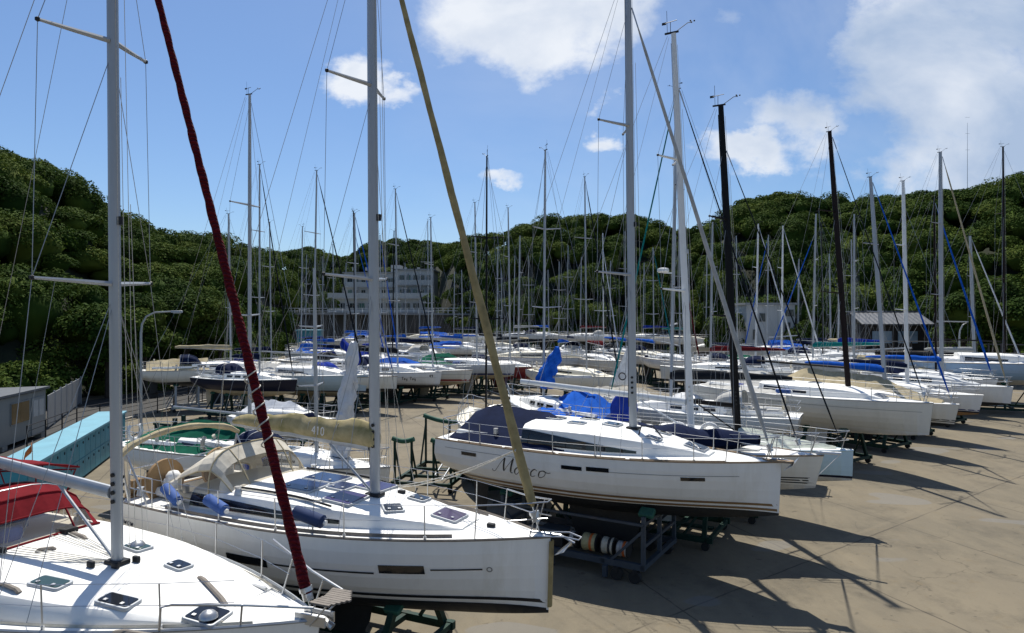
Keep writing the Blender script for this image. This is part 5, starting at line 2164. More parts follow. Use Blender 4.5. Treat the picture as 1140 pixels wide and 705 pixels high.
# its wheeled trolley, blue grey steel, with drums of rope on it
tr_ = thing('boat_trolley', 'blue grey wheeled steel trolley with open lattice end under the yacht named Marco', 'boat trolley', b3.location, b3.rotation_euler.z)
b = MB()
for s_ in (1, -1):
    b.bar((-2.6, s_ * 1.25, .42), (1.75, s_ * 1.25, .42), .12, .16)
for x in (-2.55, -1.0, .6, 1.7):
    b.bar((x, -1.31, .425), (x, 1.31, .425), .12, .12)
b.build('base_frame', IRON_BLUE, tr_, smooth=False)
for x, d in ((1.7, -1), (-2.5, 1)):
    b = MB()
    for y in (-1.25, -.0, 1.25):
        b.bar((x, y, .42), (x, y * .98, 1.70 if y else 1.5), .10)
    for z in (.95, 1.5):
        b.bar((x, -1.25, z), (x, 1.25, z), .08)
    for s_ in (1, -1):
        b.bar((x + d * .9, s_ * 1.25, .45), (x, s_ * 1.25, 1.35), .07)
    b.build('end_frame', IRON_BLUE, tr_, smooth=False)
    b = MB()
    for s_ in (1, -1):
        b.rbox((x, s_ * .98, 1.76), (.4, .3, .1), .05, M=Matrix.Rotation(-s_ * .5, 3, 'X'))
    b.build('pad', PAD_GREEN, tr_)
b = MB()
b.bar((-2.5, -1.28, 1.5), (1.7, -1.28, 1.5), .06)
b.bar((-2.5, 1.28, 1.5), (1.7, 1.28, 1.5), .06)
b.build('side_rail', IRON_BLUE, tr_, smooth=False)
for x in (1.5, 1.0, -2.3):
    for s_ in (1, -1):
        b = MB()
        b.tube([(x, s_ * 1.28 - .08, .16), (x, s_ * 1.28 + .08, .16)], .155, 16)
        b.box((x, s_ * 1.28, .28), (.1, .2, .14))
        b.build('wheel', RUBBER, tr_)
b = MB()
b.bar((-.9, -1.25, .34), (-.9, -1.25, .02), .1)
b.bar((.7, -1.36, .34), (.7, -1.36, .05), .12)
b.build('jack_leg', IRON_BLUE, tr_, smooth=False)
a3 = Matrix.Rotation(b3.rotation_euler.z, 3, 'Z')
cols = [('pale_yellow_drum', (.42, .38, .20)), ('cream_drum', (.5, .47, .38)), ('pale_grey_drum', (.42, .42, .40))]
for i, (x, r_, L_, cn, lab) in enumerate(((1.05, .20, .30, 2, 'pale drum with orange rim lying nearest the lattice end of the trolley'), (.65, .22, .34, 1, 'cream drum lying second on the trolley'),
                                          (.12, .23, .42, 0, 'yellowish drum with orange band lying on the trolley'), (-.35, .22, .22, 2, 'narrow grey drum lying at the dark end of the drum row'))):
    o = thing('drum', lab, 'drum', b3.location + a3 @ Vector((x, -.95, .50)), b3.rotation_euler.z, 'drums lying on the trolley')
    b = MB()
    ks = (-.5, -.46, -.2, -.17, .17, .2, .46, .5)
    b.tube([(k * L_, 0, r_) for k in ks], [r_ * q for q in (.9, 1, 1, .94, .94, 1, 1, .9)], 18)
    b.build('barrel', mat(cols[cn][0], cols[cn][1], rough=.6, var=.3, scale=8), o)
    b = MB()
    b.tube([(.02, 0, r_), (.09, 0, r_)], r_ * 1.015, 18)
    b.build('band', mat('orange_band', (.55, .12, .02), rough=.6) if i in (0, 2) else RUBBER, o)
    b = MB()
    for k in (-.48, .48):
        b.tube([(k * L_ - .012, 0, r_), (k * L_ + .012, 0, r_)], r_ * 1.03, 18)
    b.build('rim', RUBBER, o)
o = thing('toolbox', 'dark grey box standing beside the drums on the trolley', 'box', b3.location + a3 @ Vector((-1.0, -.9, .50)), b3.rotation_euler.z)
b = MB()
b.rbox((0, 0, .2), (.7, .5, .4), .05)
b.build('body', IRON_DARK, o)
b = MB()
b.rbox((0, 0, .42), (.74, .54, .06), .05)
b.build('lid', IRON_BLUE, o)


def ladder(label, a, c, wid, m, n=9):
    a, c = Vector(a), Vector(c)
    o = thing('ladder', label, 'ladder', a)
    d = (c - a)
    s_ = d.cross(Vector((0, 0, 1))).normalized() * wid / 2
    for q in (1, -1):
        b = MB()
        b.bar(s_ * q, d + s_ * q, .035, .07)
        b.build('rail', m, o, smooth=False)
    for i in range(n):
        b = MB()
        p = d * ((i + .5) / n)
        b.bar(p + s_, p - s_, .03)
        b.build('rung', m, o, smooth=False)


ladder('grey ladder lying flat on the trolley under Marco', b3.location + a3 @ Vector((-2.3, .1, .56)), b3.location + a3 @ Vector((.3, .15, .56)), .42, ALU)
ladder('grey ladder laid on the ground between the white bow and Marco', on_plane(552, 560, .06), on_plane(620, 549, .06), .42, IRON_BLUE)

# --- white sloop behind Marco with a white boom and navy canvas along its deck
h4 = Hull(L=10.2, B=3.1, deck=2.85, fb=.92, fs=.85, dk=.45, rake=.22, tr=.3, tw=.62)
b4 = boat_root('low white sloop beyond Marco with three black bow stripes and white boom', -30.0, bow=(917, 19.3), hull=h4)
hull_part(b4, h4, OFFWHITE, OFFWHITE, AF_WHITE, 30)
deck_part(b4, h4, DECK, cockpit=(.05, .33), rail_m=TEAK)
c4 = Cabin(h4, -1.7, 3.4, 1.0, .42, slope=.42, wf=.3)
cb4 = c4.mesh(20).build('cabin', DECK, b4, angle=30)
for s_ in (1, -1):
    c4.window(.05, .5, .4, 1.6, s_, 10, taper=(0, .5)).build('window', GLASS, cb4)
    for k in range(3):
        m_ = MB()
        h4.patch(m_, 3.0, 4.85 - k * .05, .10 + .075 * k, .135 + .075 * k, s_, n=10, m=1, off=.005)
        m_.build('bow_stripe', BLACKPAINT, HULL_OBJ[b4.name])
xm4 = 5.1 - 3.75
zb4 = c4.top(xm4, 0)
rig(b4, xm4, zb4, 15.7, .045, (7.6, 11.7), h4, ALUWHITE, r=.08, spl=.95, sweep=.55, luff=C_DGREY, luff_r=.03, bow_x=4.5, stay_top=13.9, halyards=2)
boom_part(b4, xm4, .045, zb4, 4.15, 5.9, .35, r=.10, m=ALUWHITE, vang=True)
for (x, y) in ((xm4 + .9, 0), (xm4 - 1.2, .3), (xm4 - 1.2, -.3)):
    boat_hatch(cb4, c4, x, y, .42, .36, GLASS)
rails(b4, h4, -3.2, 3.0, 5, h=.58, bow_out=.0)
m_ = MB()
rows = []
for i in range(25):
    k = i / 24
    x = lerp(-3.2, 3.45, k)
    rr = .50 * math.sin(math.pi * min(max(k, .03), .97)) ** .4 * (1 + .15 * math.sin(k * 31))
    y = -(h4.bx(x) - .30)
    rows.append([Vector((x, y + rr * 1.2 * math.cos(2 * math.pi * j / 9), h4.zdeck(x, y) + .36 + rr * .8 * math.sin(2 * math.pi * j / 9) + .03 * mnoise.noise((x * 4, j, 2)))) for j in range(9)])
m_.grid(rows, closed=True)
m_.build('flaked_sail_bag', C_NAVY, b4)
m_ = MB()
m_.tube([(4.9, 0, h4.zdeck(4.9, 0) + .03), (5.55, 0, h4.zdeck(5, 0) + .05)], .045, 8)
m_.tube([(5.5, 0, h4.zdeck(5, 0)), (4.86, 0, h4.wl + .25)], .012, 5)
m_.build('bowsprit', ALUWHITE, b4)
keel_rudder(b4, h4, m=AF_WHITE, zb=.36)
cradle('dark green wheeled cradle under the low white sloop beside Marco', b4.location, b4.rotation_euler.z, h4)

# --- pale sky blue racer with black mast
h5 = Hull(L=9.8, B=3.1, deck=2.48, fb=.94, fs=.88, dk=.4, rake=.03, tr=.1, tw=.75)
b5 = boat_root('pale sky blue yacht with black mast and grey tarpaulin over its foredeck', -30.0, bow=(950, 21.9), hull=h5)
hull_part(b5, h5, SKYBLUE, NAVYHULL, AF_WHITE, 28)
deck_part(b5, h5, DECK, cockpit=(.05, .35), rail_m=SKYBLUE)
c5 = Cabin(h5, -1.5, 2.8, 1.0, .36, slope=.4, wf=.3)
cb5 = c5.mesh(20).build('cabin', DECK, b5, angle=30)
for s_ in (1, -1):
    c5.window(.08, .5, .4, 1.5, s_, 10, taper=(0, .5)).build('window', GLASS, cb5)
xm5 = 4.9 - 3.6
zb5 = c5.top(xm5, 0)
rig(b5, xm5, zb5, 14.2, .05, (6.8, 10.2), h5, CARBON, r=.095, spl=.95, sweep=.5, luff=C_DGREY, luff_r=.028, bow_x=4.6, stay_top=12.6, halyards=2)
boom_part(b5, xm5, .05, zb5, zb5 + .95, 4.4, .15, r=.085, m=CARBON)
tent(b5, h5, [(xm5 + .05, .55), (xm5 + .8, .46), (xm5 + 2.0, .26), (4.4, .10)], C_PALE, name='foredeck_tarpaulin', wfrac=.93, wob=.06, sag=.25)
rails(b5, h5, -3.4, 2.9, 5, h=.58, bow_out=.0)
for (x, y) in ((.6, -.9), (-.4, -1.2)):
    m_ = MB()
    m_.tube([(x + .3 * math.sin(a), y - .1, h5.zdeck(x, y) + .4 + .3 * math.cos(a)) for a in [2 * math.pi * k / 14 for k in range(15)]], .07, 8)
    m_.build('lifebuoy', C_WHITE, b5)
keel_rudder(b5, h5, m=AF_WHITE, zb=.36, rudder=False)
cradle('dark green cradle under the pale sky blue yacht', b5.location, b5.rotation_euler.z, h5)


# ------------------------------------------------------------------ the rest of the yard
CHALK = mat('chalky_old_white', (.66, .67, .63), rough=.6, var=.16, scale=2.2, streak=True, stain=(.40, .37, .29), stain_amt=.75)


def boat(label, heading, L, mast, top, deck=2.5, bow=None, hullc=WHITE, boot=None, bot=AF_BLACK, mastc=ALU, rake=.015, cover=None, tentc=None, tentp=None,
         luff=None, hood=None, spreaders=2, fb=None, beam=None, lod=1, group=None, deckc=DECK, backup=None, xm=None, stripe=None, gear=True, extra=None, boomc=None, boom_len=None,
         cradle_label=None, cradle_m=IRON_GREEN, spl=None, transom=None, bag=None, clutter=True, wheels=True, luff_r=.06, mastr=None, keel=True):
    B = beam or L * .32
    fb = fb or .092 * L + .08
    if hood is None and tentc is None and random.random() < .55:
        hood = random.choice([C_NAVY, C_DGREY, C_GREY, C_COBALT, C_BEIGE, C_NAVY])
    if cover is None and tentc is None and bag is None and random.random() < .5:
        cover = random.choice([C_NAVY, C_GREY, C_DGREY, C_TAN, C_DGREY])
    if deckc is DECK:
        deckc = random.choice([DECK, DECK, DECK, NONSKID, DECK_CREAM])
    if hullc is WHITE:
        hullc = random.choice([WHITE, WHITE, OFFWHITE, GREYHULL, CHALK])
    h = Hull(L=L, B=B, deck=deck, fb=fb, fs=fb * .92, dk=.42, rake=random.uniform(.05, .3), tr=random.uniform(-.15, .3), tw=random.uniform(.62, .8))
    xm = xm if xm is not None else L * .5 - L * .375
    r_ = boat_root(label, heading, mast=mast, bow=bow, hull=h, xm=xm, group=group)
    hull_part(r_, h, hullc, boot or hullc, bot, 22 if lod == 1 else 16)
    deck_part(r_, h, deckc, cockpit=(.06, .34), fine=False, rail_m=random.choice([GREYPAINT, TEAK, ALU, WHITE]), nst=18 if lod == 1 else 12)
    c = Cabin(h, -L * .16, L * .33, B * .31, L * random.uniform(.040, .052), slope=random.uniform(.35, .6), wf=.3)
    cb = c.mesh(14 if lod == 1 else 9).build('cabin', deckc, r_, angle=30)
    style = random.random()
    for s_ in (1, -1):
        if style < .6:
            c.window(.05, random.uniform(.45, .62), .4, 1.6, s_, 8, taper=(0, .6)).build('window', GLASS, cb)
        else:
            for k in range(3):
                c.window(.08 + .17 * k, .2 + .17 * k, .45, 1.5, s_, 3).build('window', GLASS, cb)
    if lod == 1:
        for x in (xm + L * .13, xm - L * .14):
            boat_hatch(cb, c, x, 0, .42, .42, GLASS)
    zb = c.top(xm, 0)
    zt = top
    H = zt - zb
    sp = [zb + H * .5] if spreaders == 1 else [zb + H * .36, zb + H * .68]
    rig(r_, xm, zb, zt, rake, sp, h, mastc, r=mastr or (.045 + .0012 * L), spl=spl or B * .30, sweep=.3, luff=luff, luff_r=luff_r, fine=False, gear=gear, wires=True, bow_x=L / 2 - .3,
        stay_top=zt - random.choice([.3, .3, H * .14]), halyards=1, wr=.0065 if lod == 1 else .008)
    zg = zb + .85
    bl = boom_len or H * .33
    boom_part(r_, xm, rake, zb, zg, bl, random.uniform(.05, .3), r=.055, m=boomc or (mastc if mastc is not CARBONBROWN else CARBON), cover=cover, ch=random.uniform(.34, .44), cw=.14, fine=False, vang=False)
    if tentc is not None:
        tent(r_, h, tentp or [(-L * .44, .15), (-L * .36, .8), (-L * .1, 1.0), (xm - .2, .95)], tentc, wfrac=.97, wob=.07, sag=.18, seed=random.uniform(0, 20))
    if hood is not None:
        dodger(r_, h, -L * .23, -L * .09, B * .30, c.top(-L * .14, 0) - .1, .62, hood)
    if stripe is not None:
        for (z0, z1, m) in stripe:
            for s_ in (1, -1):
                mb = MB()
                h.patch(mb, -L / 2 + .2, L / 2 - .15, z0, z1, s_, n=18, m=1, off=.006)
                mb.build('hull_stripe', m, HULL_OBJ[r_.name])
    rails(r_, h, -L * .32, L * .32, 4 if lod == 1 else 3, h=.56, fine=False)
    if clutter:
        winch(r_, h, [(-L * .22, s_ * B * .27, h.zdeck(-L * .22, B * .27) + .1) for s_ in (1, -1)])
        q = random.random()
        if q < .45:
            fender(r_, (-L * .05, -B * .42, h.zdeck(0, B * .42) + .15), (L * .02, -B * .42, h.zdeck(0, B * .42) + .2), .11, random.choice([FENDER, C_WHITE, FENDER_D]))
        if q > .3:
            m_ = MB()
            x, y = -L * .42, random.choice([-1, 1]) * B * .25
            m_.tube([(x + .05, y + .28 * math.sin(a), h.zdeck(x, y) + .45 + .28 * math.cos(a)) for a in [R(40) + R(280) * k / 10 for k in range(11)]], .065, 6)
            m_.build('horseshoe_buoy', random.choice([C_WHITE, C_BEIGE, C_WHITE]), r_)
        m_ = MB()
        for k in range(5):
            x, y = random.uniform(-L * .38, -L * .2), random.uniform(-B * .3, B * .3)
            s_ = random.uniform(.12, .4)
            m_.rbox((x, y, h.zdeck(x, 0) - .45 + s_ / 2 + .3), (s_ * 1.4, s_, s_), s_ * .3, 0)
        m_.build('cockpit_gear', random.choice([C_WHITE, C_GREY, C_NAVY, C_COBALT]), r_)
    if keel:
        keel_rudder(r_, h, bot, zb=.36, x=L * .02, ch=L * .14)
    cradle(cradle_label or 'dark green steel cradle in deep shade beneath a boat far back in the yard', r_.location, r_.rotation_euler.z, h, cradle_m, group=None if cradle_label else 'cradles beneath the far boats',
           xs=(-2.2, 1.9) if lod == 2 else ((-2.6, -1.1, .5, 1.9) if cradle_label else (-2.2, .0, 1.9)), wheels=wheels and lod == 1)
    r_['top'] = zt
    if bag is not None:
        # sail bundled up at the mast, tied to a point
        m_ = MB()
        rows = []
        for k in range(22):
            t = k / 21
            q = interp([(0, .22), (.15, .34), (.4, .30), (.65, .26), (.85, .17), (1, .07)], t)
            sh = .20 * math.sin(t * 5.0)
            rows.append([Vector((xm - .25 - .75 * t + sh + 1.5 * q * math.cos(2 * math.pi * j / 16) * (1 + .7 * mnoise.noise((t * 4, 1.8 * math.cos(j * .3927), 1.8 * math.sin(j * .3927)))),
                                 1.2 * q * math.sin(2 * math.pi * j / 16) * (1 + .6 * mnoise.noise((t * 5, 7 + 1.8 * math.cos(j * .3927), 1.8 * math.sin(j * .3927)))), zb + .35 + 1.9 * t + .08 * mnoise.noise((j * .8, t * 6, 3)))) for j in range(16)])
        m_.grid(rows, 0, closed=True)
        m_.add(rows[-1], [tuple(range(16))])
        m_.build('bundled_sail', bag, r_)
    return r_, h, c, xm, zb


def T(py, D):
    return WZ(py, D)


HG = -22.0
# left middle: from the road towards the middle
boat('green tarpaulin covered yacht behind the stern of the tan covered cruiser', HG, 8.6, (278, 23.5), T(105, 23.5), deck=2.25, tentc=C_GREEN, tentp=[(-4.1, .2), (-3.2, .5), (-1.2, .95), (.6, .9)], boom_len=3.4, gear=True, rake=.0,
     cradle_label='dark green cradle under the yacht with the green tarpaulin', boomc=ALU)
N1 = boat('navy hulled yacht with cream bottom and navy sail cover at the mast', HG, 8.2, (289, 45), T(183, 45), deck=2.75, hullc=NAVYHULL, bot=AF_CREAM, cover=C_NAVY, rake=.0, boom_len=2.2, luff=C_DGREY, luff_r=.05,
          cradle_label='dark cradle under the navy hulled yacht')
boat('white yacht on a post with tan cockpit cover and raised tan boom, farthest left', 28, 9.4, (257, 51), T(238, 51), deck=3.05, tentc=C_TAN, tentp=[(-4.4, .55), (-3.6, .75), (-2, .8), (-.4, .75)], cover=C_TAN, hood=C_NAVY, cradle_label='pale steel post cradle under the tan covered yacht beside the road', cradle_m=LAMP_GREY)
boat('pale blue hulled yacht with grey tarpaulins along its deck', HG, 11.0, (349, 49.5), T(190, 49.5), deck=2.7, hullc=PALEBLUE, boot=NAVYHULL, bot=AF_CREAM, tentc=C_GREY, tentp=[(-5.2, .35), (-4, .7), (0, .75), (1.1, .6)], xm=.8, rake=-.02, fb=1.25, luff=C_DGREY, cradle_label='dark cradle under the pale blue hull with tarpaulins')
boat('white yacht with blue cover wrapped round the foot of its mast', HG, 9.0, (397, 49), T(237, 49), deck=2.6, hullc=OFFWHITE, bag=C_COBALT, luff=C_BLUE, cradle_label='dark cradle under the beige bow next to the thick silver mast')
TT = boat('white yacht with small lettering on its bow and a navy spray hood', HG, 10.4, (458, 53.5), T(210, 53.5), deck=2.55, bow=(492, 52), hood=C_NAVY, luff=C_DGREY, stripe=[(.10, .14, BLACKPAINT), (.62, .635, GREYPAINT)], cradle_label='dark green cradle under the yacht with small bow lettering')
m_ = MB()
hh = TT[1]
fn = lambda x, y: hh.at(2.35 + x, hh.wl + .46 + y, -1, .008)
write(m_, 'Toy Toy', .22, .035, fn, slant=.2)
fn = lambda x, y: hh.at(4.32 + x, hh.wl + .66 + y, -1, .008)
write(m_, '49', .2, .035, fn, slant=.1)
m_.build('bow_lettering', BLACKPAINT, HULL_OBJ[TT[0].name], smooth=False)
boat('white yacht with red waterline stripe and bright blue tarpaulin over its cockpit', HG, 9.6, (494, 55), T(240, 55), deck=2.5, bow=(526, 54.5), bot=AF_CREAM, stripe=[(.10, .24, REDPAINT), (.62, .64, GREYPAINT)], tentc=C_BLUE, tentp=[(-4.5, .5), (-3.4, .9), (-1.5, .95), (.1, .55)], cradle_label='dark cradle under the yacht with the red stripe')
boat('pale hulled yacht with a green cover over its cockpit', HG, 9.6, (531, 59), T(225, 59), deck=2.75, hullc=GREYHULL, bot=AF_CREAM, tentc=C_GREEN, tentp=[(-4.5, .3), (-3.4, .8), (-1.5, .9), (-.2, .3)], stripe=[(.06, .2, BLUEPAINT)], cradle_label='dark cradle under the yacht with the green cockpit cover')
boat('dark red hulled yacht with white deck in the middle of the yard', HG, 9.6, (568, 62), T(231, 62), deck=2.35, hullc=REDHULL, bot=REDHULL, cradle_label='dark cradle under the dark red hull')
boat('white racer with thin black mast and blue tarpaulin behind the navy tent', 106, 8.8, (541, 29.5), T(175, 29.5), deck=2.45, mastc=CARBON, tentc=C_BLUE, tentp=[(-4.0, .2), (-3.2, .5), (-1.5, .62), (.6, .45)], mastr=.05, hood=C_DGREY, cradle_label='dark cradle under the black masted racer with the blue tarpaulin')
YB = boat('white yacht with pointed blue sail bundle and round blue wheel cover', 118, 9.2, (605, 31), T(168, 31), deck=2.85, tentc=C_BLUE, tentp=[(-4.3, .5), (-3.2, .9), (-1.6, 1.0), (-.2, .5)], bag=C_BLUE, cradle_label='dark cradle under the yacht with the pointed blue sail bundle')
m_ = MB()
m_.tube([(-4.72, -.1, 3.3), (-4.64, -.1, 3.3)], .62, 26)
m_.build('wheel_cover', C_COBALT, YB[0])
# small white boat hidden by the tan sail cover, with a silver wrapped sail
sv = boat('small white boat with a silver wrapped sail standing on its foredeck', HG, 7.4, (352, 23), T(300, 23), deck=2.1, bow=(434, 21.2), gear=False, cradle_label='low cradle under the small boat with the silver sail')
m_ = MB()
rows = []
for k in range(40):
    q = k / 39
    rr = lerp(.30, .13, q ** .8) * (.6 if k in (0, 39) else 1) * (1 + .45 * mnoise.noise((q * 8, 1.5, 3)))
    c = Vector((1.7 + .62 * q + .13 * mnoise.noise((q * 6, 3, 3)), .1 + .10 * mnoise.noise((q * 7, 9, 3)), 1.9 + 4.1 * q))
    row = []
    for j in range(20):
        a = 2 * math.pi * j / 20
        f = 1 + .75 * mnoise.noise((q * 6, math.cos(a) * 2.2, math.sin(a) * 2.2)) + .45 * abs(mnoise.noise((q * 15, math.cos(a) * 4, math.sin(a) * 4)))
        row.append(c + Vector((rr * 1.25 * f * math.cos(a), rr * f * math.sin(a), .10 * mnoise.noise((a, q * 12, 2)))))
    rows.append(row)
m_.grid(rows, closed=True)
m_.add(rows[-1], [tuple(range(20))])
m_.build('wrapped_sail', C_SILVER, sv[0], angle=25)

# right hand row, bows to the open apron
RS = boat('white yacht with radar dome on its mast and charcoal sail cover', 152, 8.6, (747, 30.5), T(100, 30.5), deck=2.75, rake=.02, cover=C_DGREY, hood=C_GREY, luff=C_TEAL, luff_r=.05, boom_len=4.9, cradle_label='dark cradle under the yacht with the radar dome')
m_ = MB()
q = Vector((RS[3] + .35, 0, T(303, 30.5)))
m_.tube([q, q + Vector((0, 0, .05)), q + Vector((0, 0, .18)), q + Vector((0, 0, .22))], [.20, .26, .25, .12], 14)
m_.bar(q + Vector((-.4, 0, -.03)), q, .06)
m_.bar(Vector((RS[3] + .02, 0, T(362, 30.5))), Vector((RS[3] + .05, -1.25, T(360, 30.5))), .06)
m_.build('radar_dome', WHITE, RS[0])
WA = boat('big plain white yacht with dark mast and light grey cockpit cover, leading the right row', -55, 11.4, (947, 31.4), T(143, 31.4), deck=3.2, bow=(1039, 28.2), fb=1.32, bot=WHITE, mastc=CARBONBROWN, rake=.075, tentc=C_GREY,
          tentp=[(-5.4, .3), (-4.4, .85), (-2.2, .9), (-.6, .55)], xm=2.1, luff=C_DGREY, luff_r=.03, boom_len=4.6, boomc=CARBON, stripe=[(.93, .945, GREYPAINT)], cradle_label='dark green cradle under the big plain white yacht', mastr=.1)
boat('white yacht under a long tan cover with blue sail cover on its boom', -56, 9.8, (986, 35.3), T(195, 35.3), deck=2.62, bow=(1068, 32.2), mastc=ALU, rake=.07, cover=C_BLUE, tentc=C_TAN, tentp=[(-4.6, .6), (-3, 1.35), (1.2, 1.15), (2.6, .55), (4.2, .15)], xm=1.45,
     luff=C_BLUE, stripe=[(.12, .16, BLACKPAINT), (.2, .24, BLACKPAINT)], luff_r=.05, boom_len=4.3, cradle_label='dark cradle under the yacht with the long tan cover', mastr=.085)
boat('white yacht with white mast, brown bottom and navy boot stripe', -52, 10.0, (994, 39.6), T(203, 39.6), deck=2.62, bow=(1095, 36.0), boot=NAVYHULL, bot=AF_BROWN, mastc=ALUWHITE, rake=.02, cover=None, luff=None, stripe=[(.16, .22, BLUEPAINT)], cradle_label='dark cradle under the brown bottomed yacht', mastr=.085)
boat('white yacht with tall silver mast, blue sail cover and tan furled headsail', -53, 10.2, (1027, 44), T(172, 44), deck=2.62, bow=(1128, 40.2), cover=C_BLUE, luff=C_TAN, rake=.005, boom_len=4.6, cradle_label='dark cradle under the yacht with the tall silver mast', mastr=.1, luff_r=.07)
boat('white yacht with dark mast and blue furled headsail next to the blue boom covers', -52, 10.0, (1042, 48.5), T(221, 48.5), deck=2.6, mastc=CARBONBROWN, luff=C_BLUE, rake=.01, luff_r=.075, cradle_label='dark cradle under the dark masted yacht with blue headsail')
boat('mid blue hulled yacht with white deck cover at the right edge', -24, 12.5, (1118, 49), T(163, 49), deck=3.6, hullc=STEELBLUE, bot=AF_WHITE, mastc=CARBONBROWN, tentc=C_WHITE, tentp=[(-6, .1), (-4.6, .3), (0, .45), (3, .4), (5, .15)], xm=.9, rake=.005, fb=1.3, cradle_label='dark green cradle under the mid blue hull at the right edge')
boat('white yacht with short silver mast and white furled headsail near the right edge', -40, 9.6, (1085, 56), T(262, 56), deck=2.6, luff=C_WHITE, rake=.03, luff_r=.07, cradle_label='dark cradle under the short masted yacht near the right edge', mastr=.09)

